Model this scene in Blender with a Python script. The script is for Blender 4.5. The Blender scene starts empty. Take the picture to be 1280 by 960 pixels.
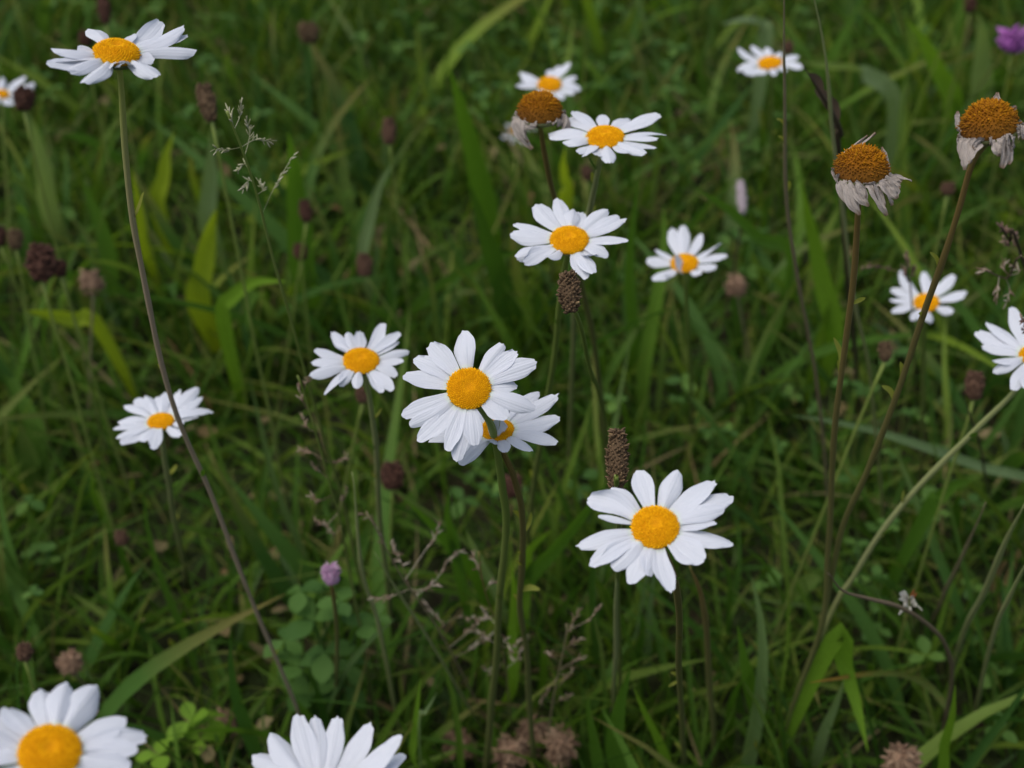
import bpy, math, random
import numpy as np
from mathutils import Vector, Matrix, noise

random.seed(7)
rng = np.random.default_rng(7)
scene = bpy.context.scene
COL = scene.collection

# ------------------------------------------------------------------ camera, sky, sun, exposure
CAM_H = 0.68
PITCH = math.radians(38)
FPX = 1758.0                                   # focal length in pixels of a 1280 px wide frame
cam_data = bpy.data.cameras.new('camera')
cam = bpy.data.objects.new('camera', cam_data)
COL.objects.link(cam)
cam.location = (0, 0, CAM_H)
cam.rotation_euler = (math.pi / 2 - PITCH, 0, 0)
cam_data.sensor_width = 36
cam_data.lens = 36 * FPX / 1280
cam_data.clip_start = 0.01
cam_data.clip_end = 500
cam_data.dof.use_dof = True
cam_data.dof.focus_distance = 0.475
cam_data.dof.aperture_fstop = 10.5
cam_data.dof.aperture_blades = 7
scene.camera = cam

SUN_EL, SUN_AZ = math.radians(68), math.radians(-110)   # azimuth from +Y towards +X
world = bpy.data.worlds.new('World')
scene.world = world
world.use_nodes = True
wn = world.node_tree
sky = wn.nodes.new('ShaderNodeTexSky')
sky.sky_type = 'NISHITA'
sky.sun_disc = False
sky.sun_elevation = SUN_EL
sky.sun_rotation = SUN_AZ
sky.air_density = 1.0
sky.dust_density = 4.0
sky.ozone_density = 1.0
bg = wn.nodes['Background']
bg.inputs['Strength'].default_value = 0.10
hsv = wn.nodes.new('ShaderNodeHueSaturation')      # an overcast sky: greyer than clear air
hsv.inputs['Saturation'].default_value = 0.85
wn.links.new(sky.outputs[0], hsv.inputs['Color'])
wn.links.new(hsv.outputs[0], bg.inputs['Color'])

sun_data = bpy.data.lights.new('sun', 'SUN')
sun_data.energy = 1.1
sun_data.angle = math.radians(60)
sun_data.color = (1.0, 0.96, 0.91)
sun = bpy.data.objects.new('sun', sun_data)
COL.objects.link(sun)
sdir = Vector((math.sin(SUN_AZ) * math.cos(SUN_EL), math.cos(SUN_AZ) * math.cos(SUN_EL), math.sin(SUN_EL)))
sun.rotation_euler = sdir.to_track_quat('Z', 'Y').to_euler()
sun.location = sdir * 5

scene.view_settings.view_transform = 'Standard'
scene.view_settings.look = 'None'
scene.view_settings.gamma = 1
scene.view_settings.exposure = 0.72
scene.cycles.max_bounces = 6
scene.cycles.diffuse_bounces = 4
scene.cycles.transmission_bounces = 4

# ------------------------------------------------------------------ placing helpers
CAMP = Vector((0, 0, CAM_H))
FWD = Vector((0, math.cos(PITCH), -math.sin(PITCH)))
UP = Vector((0, math.sin(PITCH), math.cos(PITCH)))
RIGHT = Vector((1, 0, 0))


def ray(u, v):
    """direction through a photo pixel; its length is such that depth along the view axis is 1"""
    return FWD + RIGHT * ((u - 640) / FPX) - UP * ((v - 480) / FPX)


def at(u, v, depth):
    return CAMP + ray(u, v) * depth


def gz(x, y):
    """height of the meadow soil"""
    return 0.012 * noise.noise(Vector((x * 2.1, y * 2.1, 3.3))) + 0.004 * noise.noise(Vector((x * 9, y * 9, 1.3)))


def at_height(u, v, h):
    r = ray(u, v)
    return CAMP + r * ((h - CAM_H) / r.z)


def on_ground(u, v):
    p = at_height(u, v, 0.0)
    return Vector((p.x, p.y, gz(p.x, p.y)))


def ground_at(x, y):
    return Vector((x, y, gz(x, y)))


def ray_near_segment(u, v, a, b):
    """the point on a pixel's ray that lies nearest the line a-b"""
    d1 = ray(u, v)
    d2 = b - a
    w = CAMP - a
    A, B, C, D, E = d1.dot(d1), d1.dot(d2), d2.dot(d2), d1.dot(w), d2.dot(w)
    den = A * C - B * B
    if abs(den) < 1e-12:
        return a.copy()
    t = (A * E - B * D) / den
    t = min(1.05, max(-0.05, t))
    q = a + d2 * t
    s = (q - CAMP).dot(d1) / A
    return CAMP + d1 * s


def catmull(pts, n):
    pts = [Vector(p) for p in pts]
    if len(pts) == 2:
        return [pts[0].lerp(pts[1], i / n) for i in range(n + 1)]
    ext = [pts[0] * 2 - pts[1]] + pts + [pts[-1] * 2 - pts[-2]]
    out = []
    per = max(2, n // (len(pts) - 1))
    for i in range(1, len(ext) - 2):
        p0, p1, p2, p3 = ext[i - 1], ext[i], ext[i + 1], ext[i + 2]
        for k in range(per):
            t = k / per
            out.append(0.5 * ((2 * p1) + (p2 - p0) * t + (2 * p0 - 5 * p1 + 4 * p2 - p3) * t * t + (3 * p1 - p0 - 3 * p2 + p3) * t ** 3))
    out.append(pts[-1])
    return out


# ------------------------------------------------------------------ mesh helpers
class MB:
    """collects geometry in world space and links it as ONE mesh object"""

    def __init__(self):
        self.v, self.f, self.uv = [], [], []

    def add(self, v, uv=(0, 0)):
        self.v.append(Vector(v))
        self.uv.append(uv)
        return len(self.v) - 1

    def tube(self, pts, radii, n=7, cap=True, v0=0.0, v1=1.0):
        m = len(pts)
        if not hasattr(radii, '__len__'):
            radii = [radii] * m
        up = None
        rings = []
        for i, p in enumerate(pts):
            t = (pts[min(i + 1, m - 1)] - pts[max(i - 1, 0)])
            if t.length < 1e-9:
                t = Vector((0, 0, 1))
            t.normalize()
            if up is None:
                up = t.orthogonal().normalized()
            else:
                up = (up - t * up.dot(t))
                up = up.normalized() if up.length > 1e-6 else t.orthogonal().normalized()
            s = t.cross(up)
            vv = v0 + (v1 - v0) * i / (m - 1)
            rings.append([self.add(p + (up * math.cos(a) + s * math.sin(a)) * radii[i], (k / n, vv)) for k, a in ((k, 2 * math.pi * k / n) for k in range(n))])
        for a, b in zip(rings, rings[1:]):
            for k in range(n):
                self.f.append((a[k], a[(k + 1) % n], b[(k + 1) % n], b[k]))
        if cap:
            self.f.append(tuple(reversed(rings[0])))
            self.f.append(tuple(rings[-1]))
        return self

    def lathe(self, c, n, prof, seg=24):
        """prof: (radius, height along n) pairs"""
        n = n.normalized()
        a = n.orthogonal().normalized()
        b = n.cross(a)
        rings = []
        m = len(prof)
        for i, (r, h) in enumerate(prof):
            if r < 1e-6:
                rings.append([self.add(c + n * h, (0, i / (m - 1)))])
            else:
                rings.append([self.add(c + n * h + (a * math.cos(2 * math.pi * k / seg) + b * math.sin(2 * math.pi * k / seg)) * r, (k / seg, i / (m - 1))) for k in range(seg)])
        for A, B in zip(rings, rings[1:]):
            if len(A) == 1 and len(B) == 1:
                continue
            for k in range(seg):
                k2 = (k + 1) % seg
                if len(A) == 1:
                    self.f.append((A[0], B[k2], B[k]))
                elif len(B) == 1:
                    self.f.append((A[k], A[k2], B[0]))
                else:
                    self.f.append((A[k], A[k2], B[k2], B[k]))
        return self

    def bead(self, p, d, r, l, n=5, uvv=0.5):
        """a small pointed seed or floret of radius r and length l along d"""
        d = d.normalized()
        a = d.orthogonal().normalized()
        b = d.cross(a)
        rings = []
        for rr, hh in ((0.75, 0.0), (1.0, 0.38), (0.62, 0.78)):
            rings.append([self.add(p + d * (l * hh) + (a * math.cos(2 * math.pi * k / n) + b * math.sin(2 * math.pi * k / n)) * (r * rr), (hh, uvv)) for k in range(n)])
        tip = self.add(p + d * l, (1, uvv))
        for A, B in zip(rings, rings[1:]):
            for k in range(n):
                self.f.append((A[k], A[(k + 1) % n], B[(k + 1) % n], B[k]))
        for k in range(n):
            self.f.append((rings[-1][k], rings[-1][(k + 1) % n], tip))
        return self

    def grid(self, rows, uvs):
        """rows of points -> a sheet"""
        idx = [[self.add(p, uv) for p, uv in zip(r, u)] for r, u in zip(rows, uvs)]
        for A, B in zip(idx, idx[1:]):
            for k in range(len(A) - 1):
                self.f.append((A[k], A[k + 1], B[k + 1], B[k]))
        return self

    def ribbon(self, path, widths, normal, fold=0.2, across=5, twist=0.0):
        """a leaf blade along path; normal is its rough upper side; folded along the midrib"""
        m = len(path)
        rows, uvs = [], []
        for i, p in enumerate(path):
            t = (path[min(i + 1, m - 1)] - path[max(i - 1, 0)]).normalized()
            s = t.cross(normal)
            s = s.normalized() if s.length > 1e-5 else t.orthogonal().normalized()
            u = s.cross(t).normalized()
            if twist:
                q = Matrix.Rotation(twist * i / (m - 1), 3, t)
                s, u = q @ s, q @ u
            w = widths[i]
            row, uvr = [], []
            for k in range(across):
                x = -1 + 2 * k / (across - 1)
                row.append(p + s * (x * w * 0.5) + u * (abs(x) * w * 0.5 * fold))
                uvr.append((k / (across - 1), i / (m - 1)))
            rows.append(row)
            uvs.append(uvr)
        return self.grid(rows, uvs)

    def build(self, name, m, parent=None, origin=None, smooth=True):
        o_ = ORIGIN[parent.name] if parent is not None else Vector(origin or (0, 0, 0))
        me = bpy.data.meshes.new(name)
        me.from_pydata([tuple(p - o_) for p in self.v], [], self.f)
        uvl = me.uv_layers.new(name='UVMap')
        li = np.empty(len(me.loops), dtype=np.int32)
        me.loops.foreach_get('vertex_index', li)
        uvl.data.foreach_set('uv', np.array(self.uv, dtype=np.float32)[li].ravel())
        if smooth:
            me.polygons.foreach_set('use_smooth', np.ones(len(me.polygons), dtype=bool))
        me.materials.append(m)
        me.update()
        o = bpy.data.objects.new(name, me)
        COL.objects.link(o)
        if parent is not None:
            o.parent = parent
        else:
            o.location = o_
        ORIGIN[o.name] = o_
        return o


ORIGIN = {}                                    # where each thing stands


def thing(name, label, cat, loc, group=None):
    o = bpy.data.objects.new(name, None)
    COL.objects.link(o)
    o.empty_display_size = 0.01
    o.location = loc
    o['label'] = label
    o['category'] = cat
    if group:
        o['group'] = group
    ORIGIN[o.name] = Vector(loc)
    return o


def kind(o, k, label=None, cat=None, group=None):
    o['kind'] = k
    if label:
        o['label'] = label
    if cat:
        o['category'] = cat
    if group:
        o['group'] = group
    return o


# ------------------------------------------------------------------ materials
def srgb(r, g, b):
    f = lambda c: (c / 255 / 12.92) if c / 255 <= 0.04045 else ((c / 255 + 0.055) / 1.055) ** 2.4
    return (f(r), f(g), f(b), 1)


def new_mat(name):
    m = bpy.data.materials.new(name)
    m.use_nodes = True
    nt = m.node_tree
    nt.nodes.clear()
    out = nt.nodes.new('ShaderNodeOutputMaterial')
    return m, nt, out


def node(nt, t, **kw):
    n = nt.nodes.new(t)
    for k, v in kw.items():
        setattr(n, k, v)
    return n


def ramp(nt, fac, stops, interp='LINEAR'):
    r = nt.nodes.new('ShaderNodeValToRGB')
    r.color_ramp.interpolation = interp
    el = r.color_ramp.elements
    el[0].position, el[0].color = stops[0]
    el[1].position, el[1].color = stops[-1]
    for p, c in stops[1:-1]:
        e = el.new(p)
        e.color = c
    nt.links.new(fac, r.inputs[0])
    return r.outputs[0]


def mixc(nt, fac, a, b, mode='MIX'):
    n = node(nt, 'ShaderNodeMix', data_type='RGBA', blend_type=mode)
    L = nt.links.new
    if hasattr(fac, 'is_linked'):
        L(fac, n.inputs[0])
    else:
        n.inputs[0].default_value = fac
    for k, x in ((6, a), (7, b)):
        if hasattr(x, 'is_linked'):
            L(x, n.inputs[k])
        else:
            n.inputs[k].default_value = x
    return n.outputs[2]


def leafy(nt, out, color, rough=0.45, spec=0.35, trans=0.3, trans_gain=(1.4, 1.45, 0.55, 1), normal=None):
    p = node(nt, 'ShaderNodeBsdfPrincipled')
    p.inputs['Roughness'].default_value = rough
    p.inputs['Specular IOR Level'].default_value = spec
    L = nt.links.new
    if hasattr(color, 'is_linked'):
        L(color, p.inputs['Base Color'])
    else:
        p.inputs['Base Color'].default_value = color
    if normal is not None:
        L(normal, p.inputs['Normal'])
    if trans <= 0:
        L(p.outputs[0], out.inputs[0])
        return
    t = node(nt, 'ShaderNodeBsdfTranslucent')
    L(mixc(nt, 1.0, color, trans_gain, 'MULTIPLY'), t.inputs['Color'])
    mx = node(nt, 'ShaderNodeMixShader')
    mx.inputs[0].default_value = trans
    L(p.outputs[0], mx.inputs[1])
    L(t.outputs[0], mx.inputs[2])
    L(mx.outputs[0], out.inputs[0])


def uvxy(nt):
    tc = node(nt, 'ShaderNodeTexCoord')
    sp = node(nt, 'ShaderNodeSeparateXYZ')
    nt.links.new(tc.outputs['UV'], sp.inputs[0])
    return sp.outputs[0], sp.outputs[1], tc


def noise_tex(nt, scale, detail=3, vec=None, rough=0.55):
    n = node(nt, 'ShaderNodeTexNoise')
    n.inputs['Scale'].default_value = scale
    n.inputs['Detail'].default_value = detail
    n.inputs['Roughness'].default_value = rough
    if vec is not None:
        nt.links.new(vec, n.inputs['Vector'])
    return n.outputs['Fac']


def bump(nt, h, strength, dist=0.001):
    b = node(nt, 'ShaderNodeBump')
    b.inputs['Strength'].default_value = strength
    b.inputs['Distance'].default_value = dist
    nt.links.new(h, b.inputs['Height'])
    return b.outputs[0]


def math_(nt, op, a, b=None):
    n = node(nt, 'ShaderNodeMath', operation=op)
    for k, x in ((0, a), (1, b)):
        if x is None:
            continue
        if hasattr(x, 'is_linked'):
            nt.links.new(x, n.inputs[k])
        else:
            n.inputs[k].default_value = x
    return n.outputs[0]


def blade_material(name, stops, tip=None, trans=0.38, rough=0.46, vein=26.0):
    """grass: each blade takes its own green, some blades yellow at the tip, with length-wise veins"""
    m, nt, out = new_mat(name)
    g = node(nt, 'ShaderNodeNewGeometry')
    c = ramp(nt, g.outputs['Random Per Island'], stops)
    u, v, tc = uvxy(nt)
    w = math_(nt, 'SINE', math_(nt, 'MULTIPLY', u, vein))
    wob = noise_tex(nt, 60, 2)
    c = mixc(nt, math_(nt, 'MULTIPLY', wob, 0.30), c, (0.085, 0.14, 0.025, 1))
    if tip is not None:
        r2 = math_(nt, 'FRACT', math_(nt, 'MULTIPLY', g.outputs['Random Per Island'], 37.7))
        tipmask = math_(nt, 'MULTIPLY', ramp(nt, v, [(0.55, (0, 0, 0, 1)), (1.0, (1, 1, 1, 1))]), ramp(nt, r2, [(0.60, (0, 0, 0, 1)), (0.92, (1, 1, 1, 1))]))
        c = mixc(nt, tipmask, c, tip)
    c = mixc(nt, math_(nt, 'MULTIPLY', math_(nt, 'ADD', w, 1.0), 0.10), c, (0.02, 0.045, 0.01, 1))
    leafy(nt, out, c, rough=rough, spec=0.09, trans=trans, normal=bump(nt, w, 0.25, 0.0004))
    return m


G = lambda r, g, b: srgb(r, g, b)
M = {}
M['grass'] = blade_material('grass_green', [(0.0, (0.026, 0.078, 0.011, 1)), (0.25, (0.043, 0.109, 0.012, 1)), (0.5, (0.064, 0.139, 0.014, 1)), (0.72, (0.090, 0.162, 0.016, 1)), (0.88, (0.125, 0.180, 0.019, 1)), (1.0, (0.065, 0.119, 0.047, 1))], tip=(0.206, 0.180, 0.057, 1))
M['broad'] = blade_material('broad_leaf_green', [(0.0, (0.029, 0.084, 0.019, 1)), (0.35, (0.047, 0.119, 0.023, 1)), (0.7, (0.073, 0.157, 0.030, 1)), (1.0, (0.116, 0.176, 0.030, 1))], tip=(0.20, 0.16, 0.05, 1), vein=31.0)
M['wide'] = blade_material('wide_blade_green', [(0.0, (0.047, 0.119, 0.018, 1)), (0.4, (0.079, 0.171, 0.019, 1)), (0.6, (0.125, 0.228, 0.023, 1)), (0.80, (0.206, 0.295, 0.027, 1)), (1.0, (0.112, 0.180, 0.085, 1))], tip=(0.24, 0.19, 0.06, 1), vein=34.0)
M['dry'] = blade_material('dry_grass', [(0.0, (0.10, 0.070, 0.038, 1)), (0.5, (0.20, 0.15, 0.08, 1)), (0.8, (0.14, 0.07, 0.035, 1)), (1.0, (0.30, 0.24, 0.14, 1))], trans=0.15, rough=0.7)


def blade_single(name, col, trans=0.3):
    m, nt, out = new_mat(name)
    u, v, tc = uvxy(nt)
    w = math_(nt, 'SINE', math_(nt, 'MULTIPLY', u, 38.0))
    n1 = noise_tex(nt, 70, 4)
    c = mixc(nt, ramp(nt, n1, [(0.35, (0, 0, 0, 1)), (0.75, (1, 1, 1, 1))]), col, tuple(x * 0.72 for x in col[:3]) + (1,))
    c = mixc(nt, math_(nt, 'MULTIPLY', math_(nt, 'ADD', w, 1.0), 0.12), c, (0.03, 0.055, 0.012, 1))
    leafy(nt, out, c, rough=0.46, spec=0.12, trans=trans, normal=bump(nt, w, 0.3, 0.0004))
    return m


M['blade_mid'] = blade_single('blade_mid_green', (0.090, 0.196, 0.022, 1))
M['blade_dark'] = blade_single('blade_dark_green', (0.050, 0.118, 0.018, 1))
M['blade_bright'] = blade_single('blade_bright_green', (0.170, 0.314, 0.026, 1))
M['blade_yellow'] = blade_single('blade_yellow_green', (0.310, 0.403, 0.026, 1))
M['blade_pale'] = blade_single('blade_pale_green', (0.205, 0.290, 0.130, 1))
M['blade_dull'] = blade_single('blade_dull_green', (0.105, 0.170, 0.070, 1))
M['blade_orange'] = blade_single('blade_orange_brown', (0.33, 0.16, 0.035, 1))
m, nt, out = new_mat('blade_green_to_orange')
u, v, tc = uvxy(nt)
c = ramp(nt, v, [(0.0, (0.06, 0.12, 0.03, 1)), (0.62, (0.12, 0.16, 0.03, 1)), (0.78, (0.30, 0.20, 0.04, 1)), (1.0, (0.48, 0.22, 0.05, 1))])
c = mixc(nt, ramp(nt, noise_tex(nt, 120, 4), [(0.5, (0, 0, 0, 1)), (0.75, (1, 1, 1, 1))]), c, (0.16, 0.07, 0.02, 1))
leafy(nt, out, c, rough=0.6, spec=0.2, trans=0.25)
M['blade_tip_orange'] = m
M['rust'] = blade_single('petal_rust', (0.20, 0.060, 0.018, 1))
M['bract'] = blade_single('bract_yellow_green', (0.34, 0.36, 0.07, 1))

# clover leaflets: pale chevron
m, nt, out = new_mat('clover_green')
g_ = node(nt, 'ShaderNodeNewGeometry')
u, v, tc = uvxy(nt)
c = ramp(nt, g_.outputs['Random Per Island'], [(0.0, (0.045, 0.110, 0.022, 1)), (0.5, (0.070, 0.155, 0.030, 1)), (1.0, (0.110, 0.205, 0.034, 1))])
c = mixc(nt, math_(nt, 'MULTIPLY', noise_tex(nt, 90, 3), 0.5), c, (0.050, 0.105, 0.022, 1))
leafy(nt, out, c, rough=0.6, spec=0.15, trans=0.35, normal=bump(nt, noise_tex(nt, 900, 2), 0.2, 0.0004))
M['clover'] = m

# petals
m, nt, out = new_mat('petal_white')
u, v, tc = uvxy(nt)
w = math_(nt, 'SINE', math_(nt, 'MULTIPLY', u, 44.0))
c = mixc(nt, ramp(nt, v, [(0.0, (1, 1, 1, 1)), (0.16, (0, 0, 0, 1))]), (0.60, 0.63, 0.69, 1), (0.60, 0.73, 0.55, 1))
c = mixc(nt, math_(nt, 'MULTIPLY', noise_tex(nt, 160, 3), 0.16), c, (0.62, 0.63, 0.66, 1))
leafy(nt, out, c, rough=0.6, spec=0.25, trans=0.22, trans_gain=(1, 1, 1, 1), normal=bump(nt, math_(nt, 'ADD', w, math_(nt, 'MULTIPLY', noise_tex(nt, 420, 3), 2.0)), 0.26, 0.0003))
M['petal'] = m

m, nt, out = new_mat('petal_withered')
u, v, tc = uvxy(nt)
w = math_(nt, 'SINE', math_(nt, 'MULTIPLY', u, 40.0))
n1 = noise_tex(nt, 260, 4)
c = ramp(nt, n1, [(0.30, (0.20, 0.15, 0.11, 1)), (0.47, (0.40, 0.35, 0.31, 1)), (0.70, (0.58, 0.54, 0.50, 1))])
c = mixc(nt, ramp(nt, v, [(0.82, (0, 0, 0, 1)), (1.0, (1, 1, 1, 1))]), c, (0.26, 0.18, 0.11, 1))
leafy(nt, out, c, rough=0.8, spec=0.15, trans=0.15, trans_gain=(1, 1, 1, 1), normal=bump(nt, math_(nt, 'ADD', w, math_(nt, 'MULTIPLY', n1, 3.0)), 0.5, 0.0006))
M['withered'] = m

m, nt, out = new_mat('petal_faded')
c = mixc(nt, noise_tex(nt, 220, 3), (0.58, 0.58, 0.52, 1), (0.34, 0.31, 0.24, 1))
leafy(nt, out, c, rough=0.7, spec=0.2, trans=0.15, trans_gain=(1, 1, 1, 1))
M['faded'] = m

# disc florets
m, nt, out = new_mat('disc_yellow')
u, v, tc = uvxy(nt)
g_ = node(nt, 'ShaderNodeNewGeometry')
c = ramp(nt, g_.outputs['Random Per Island'], [(0.0, (0.60, 0.28, 0.002, 1)), (0.6, (0.74, 0.38, 0.003, 1)), (1.0, (0.84, 0.48, 0.006, 1))])
c = mixc(nt, ramp(nt, v, [(0.0, (1, 1, 1, 1)), (0.10, (0, 0, 0, 1))]), c, (0.38, 0.19, 0.01, 1))
c = mixc(nt, ramp(nt, v, [(0.74, (0, 0, 0, 1)), (0.86, (0.6, 0.6, 0.6, 1))]), c, (0.60, 0.26, 0.006, 1))
c = mixc(nt, math_(nt, 'MULTIPLY', noise_tex(nt, 180, 2), 0.4), c, (0.66, 0.32, 0.004, 1))
leafy(nt, out, c, rough=0.7, spec=0.08, trans=0)
M['disc'] = m

m, nt, out = new_mat('disc_dried')
u, v, tc = uvxy(nt)
g_ = node(nt, 'ShaderNodeNewGeometry')
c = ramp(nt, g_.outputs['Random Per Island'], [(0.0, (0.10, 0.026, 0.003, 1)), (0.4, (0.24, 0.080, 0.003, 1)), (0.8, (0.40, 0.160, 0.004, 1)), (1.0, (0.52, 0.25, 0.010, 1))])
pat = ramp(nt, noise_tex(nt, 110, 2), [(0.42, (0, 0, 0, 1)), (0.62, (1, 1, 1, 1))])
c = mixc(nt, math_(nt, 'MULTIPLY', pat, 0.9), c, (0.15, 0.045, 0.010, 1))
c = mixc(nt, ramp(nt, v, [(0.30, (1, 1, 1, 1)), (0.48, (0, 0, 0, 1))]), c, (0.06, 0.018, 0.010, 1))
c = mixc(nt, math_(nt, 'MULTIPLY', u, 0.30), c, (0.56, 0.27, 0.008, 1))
leafy(nt, out, c, rough=0.85, spec=0.05, trans=0)
M['disc_dried'] = m


def stem_material(name, stops, rough=0.5):
    m, nt, out = new_mat(name)
    u, v, tc = uvxy(nt)
    c = ramp(nt, v, stops)
    n1 = noise_tex(nt, 130, 3)
    c = mixc(nt, math_(nt, 'MULTIPLY', n1, 0.25), c, (0.12, 0.10, 0.045, 1))
    w = math_(nt, 'SINE', math_(nt, 'MULTIPLY', u, 44.0))
    leafy(nt, out, c, rough=rough, spec=0.3, trans=0, normal=bump(nt, w, 0.3, 0.0005))
    return m


M['stem_green'] = stem_material('stem_green', [(0.0, (0.20, 0.27, 0.05, 1)), (0.5, (0.14, 0.20, 0.035, 1)), (1.0, (0.11, 0.12, 0.035, 1))])
M['stem_two'] = stem_material('stem_green_to_brown', [(0.0, (0.30, 0.37, 0.06, 1)), (0.16, (0.30, 0.33, 0.08, 1)), (0.38, (0.33, 0.25, 0.17, 1)), (1.0, (0.33, 0.25, 0.18, 1))])
M['stem_brown'] = stem_material('stem_red_brown', [(0.0, (0.211, 0.183, 0.048, 1)), (0.12, (0.183, 0.115, 0.033, 1)), (0.45, (0.125, 0.106, 0.033, 1)), (1.0, (0.115, 0.135, 0.038, 1))])
M['stem_pale'] = stem_material('stem_pale_green', [(0.0, (0.290, 0.335, 0.123, 1)), (0.6, (0.246, 0.268, 0.112, 1)), (1.0, (0.167, 0.190, 0.056, 1))])
M['stem_straw'] = stem_material('stem_straw', [(0.0, (0.268, 0.223, 0.123, 1)), (1.0, (0.190, 0.145, 0.078, 1))], 0.65)
M['stem_dark'] = stem_material('stem_dark_brown', [(0.0, (0.06, 0.035, 0.025, 1)), (1.0, (0.05, 0.035, 0.02, 1))], 0.65)
M['stem_twig'] = stem_material('stem_twig_brown', [(0.0, (0.15, 0.11, 0.07, 1)), (1.0, (0.12, 0.09, 0.05, 1))], 0.65)
M['cup'] = stem_material('involucre_green', [(0.0, (0.10, 0.13, 0.04, 1)), (1.0, (0.09, 0.10, 0.035, 1))])


def scale_material(name, stops, rough=0.8):
    m, nt, out = new_mat(name)
    g_ = node(nt, 'ShaderNodeNewGeometry')
    u, v, tc = uvxy(nt)
    c = ramp(nt, g_.outputs['Random Per Island'], stops)
    c = mixc(nt, math_(nt, 'MULTIPLY', u, 0.4), c, stops[-1][1])
    leafy(nt, out, c, rough=rough, spec=0.15, trans=0)
    return m


M['seed_brown'] = scale_material('seed_head_brown', [(0.0, (0.022, 0.012, 0.007, 1)), (0.5, (0.061, 0.036, 0.022, 1)), (0.85, (0.094, 0.059, 0.032, 1)), (1.0, (0.216, 0.151, 0.079, 1))])
M['seed_red'] = scale_material('seed_head_red_brown', [(0.0, (0.040, 0.020, 0.012, 1)), (0.6, (0.080, 0.042, 0.026, 1)), (1.0, (0.14, 0.085, 0.055, 1))])
M['seed_dark'] = scale_material('seed_head_dark', [(0.0, (0.018, 0.010, 0.008, 1)), (0.6, (0.05, 0.022, 0.015, 1)), (1.0, (0.12, 0.06, 0.04, 1))])
M['spikelet'] = scale_material('spikelet_straw', [(0.0, (0.13, 0.075, 0.055, 1)), (0.4, (0.24, 0.18, 0.12, 1)), (0.8, (0.50, 0.45, 0.35, 1)), (1.0, (0.15, 0.07, 0.06, 1))])
M['spikelet_pink'] = scale_material('spikelet_pink', [(0.0, (0.09, 0.045, 0.032, 1)), (0.5, (0.16, 0.10, 0.065, 1)), (1.0, (0.40, 0.33, 0.24, 1))])
M['spikelet_green'] = scale_material('spikelet_green', [(0.0, (0.13, 0.15, 0.06, 1)), (0.5, (0.25, 0.26, 0.14, 1)), (1.0, (0.42, 0.40, 0.28, 1))])
M['spikelet_dark'] = scale_material('spikelet_dark_purple', [(0.0, (0.035, 0.015, 0.025, 1)), (0.6, (0.10, 0.045, 0.04, 1)), (1.0, (0.30, 0.22, 0.15, 1))])
M['dried_flower'] = scale_material('dried_clover_brown', [(0.0, (0.072, 0.036, 0.023, 1)), (0.5, (0.166, 0.097, 0.061, 1)), (1.0, (0.288, 0.202, 0.130, 1))])
M['pink'] = scale_material('clover_pink', [(0.0, (0.245, 0.108, 0.216, 1)), (0.5, (0.331, 0.187, 0.302, 1)), (1.0, (0.432, 0.302, 0.403, 1))])
M['purple'] = scale_material('flower_purple', [(0.0, (0.158, 0.032, 0.187, 1)), (0.5, (0.245, 0.065, 0.274, 1)), (1.0, (0.346, 0.144, 0.360, 1))])
M['lilac'] = scale_material('flower_pale_lilac', [(0.0, (0.302, 0.245, 0.274, 1)), (1.0, (0.418, 0.360, 0.374, 1))])

# soil and litter
m, nt, out = new_mat('meadow_soil')
tc = node(nt, 'ShaderNodeTexCoord')
n1 = noise_tex(nt, 9, 6, tc.outputs['Object'])
n2 = noise_tex(nt, 70, 5, tc.outputs['Object'])
c = ramp(nt, n1, [(0.3, (0.013, 0.010, 0.006, 1)), (0.5, (0.016, 0.022, 0.007, 1)), (0.7, (0.026, 0.018, 0.010, 1))])
c = mixc(nt, ramp(nt, n2, [(0.45, (0, 0, 0, 1)), (0.7, (1, 1, 1, 1))]), c, (0.030, 0.048, 0.014, 1))
leafy(nt, out, c, rough=0.95, spec=0.1, trans=0, normal=bump(nt, n2, 1.0, 0.01))
M['soil'] = m

# ------------------------------------------------------------------ the ground
mb = MB()
xs = [-40, -15, -6] + [round(-3 + 0.1 * i, 3) for i in range(61)] + [6, 15, 40]
ys = [-40, -15, -5] + [round(-1 + 0.1 * i, 3) for i in range(61)] + [9, 18, 40, 120]
mb.grid([[ground_at(x, y) for x in xs] for y in ys], [[(x, y) for x in xs] for y in ys])
kind(mb.build('ground', M['soil']), 'structure')


# ------------------------------------------------------------------ the sward (nobody could count it)
def in_view(x, y, margin=0.30):
    """ground points that the camera sees, with a margin for other viewpoints"""
    return (y > 0.12) & (y < 3.4) & (np.abs(x) < margin + 0.42 * np.sqrt(y * y + 0.45))


GXS = np.linspace(-3, 3, 121)
GYS = np.linspace(-0.5, 4.5, 101)
GZ = np.array([[gz(x, y) for x in GXS] for y in GYS])


def gz_np(x, y):
    i = np.clip(((y + 0.5) / 5 * 100).round().astype(int), 0, 100)
    j = np.clip(((x + 3) / 6 * 120).round().astype(int), 0, 120)
    return GZ[i, j] - 0.003


def scatter(n, clump, spread, y_power=1.0):
    """points in tussocks"""
    nc = max(1, n // clump)
    cx = rng.uniform(-2.2, 2.2, nc * 3)
    cy = 0.1 + 3.3 * rng.uniform(0, 1, nc * 3) ** y_power
    ok = in_view(cx, cy)
    cx, cy = cx[ok][:nc], cy[ok][:nc]
    k = rng.integers(0, len(cx), n)
    r = rng.normal(0, spread, (n, 2))
    return cx[k] + r[:, 0], cy[k] + r[:, 1], k, len(cx)


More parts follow.
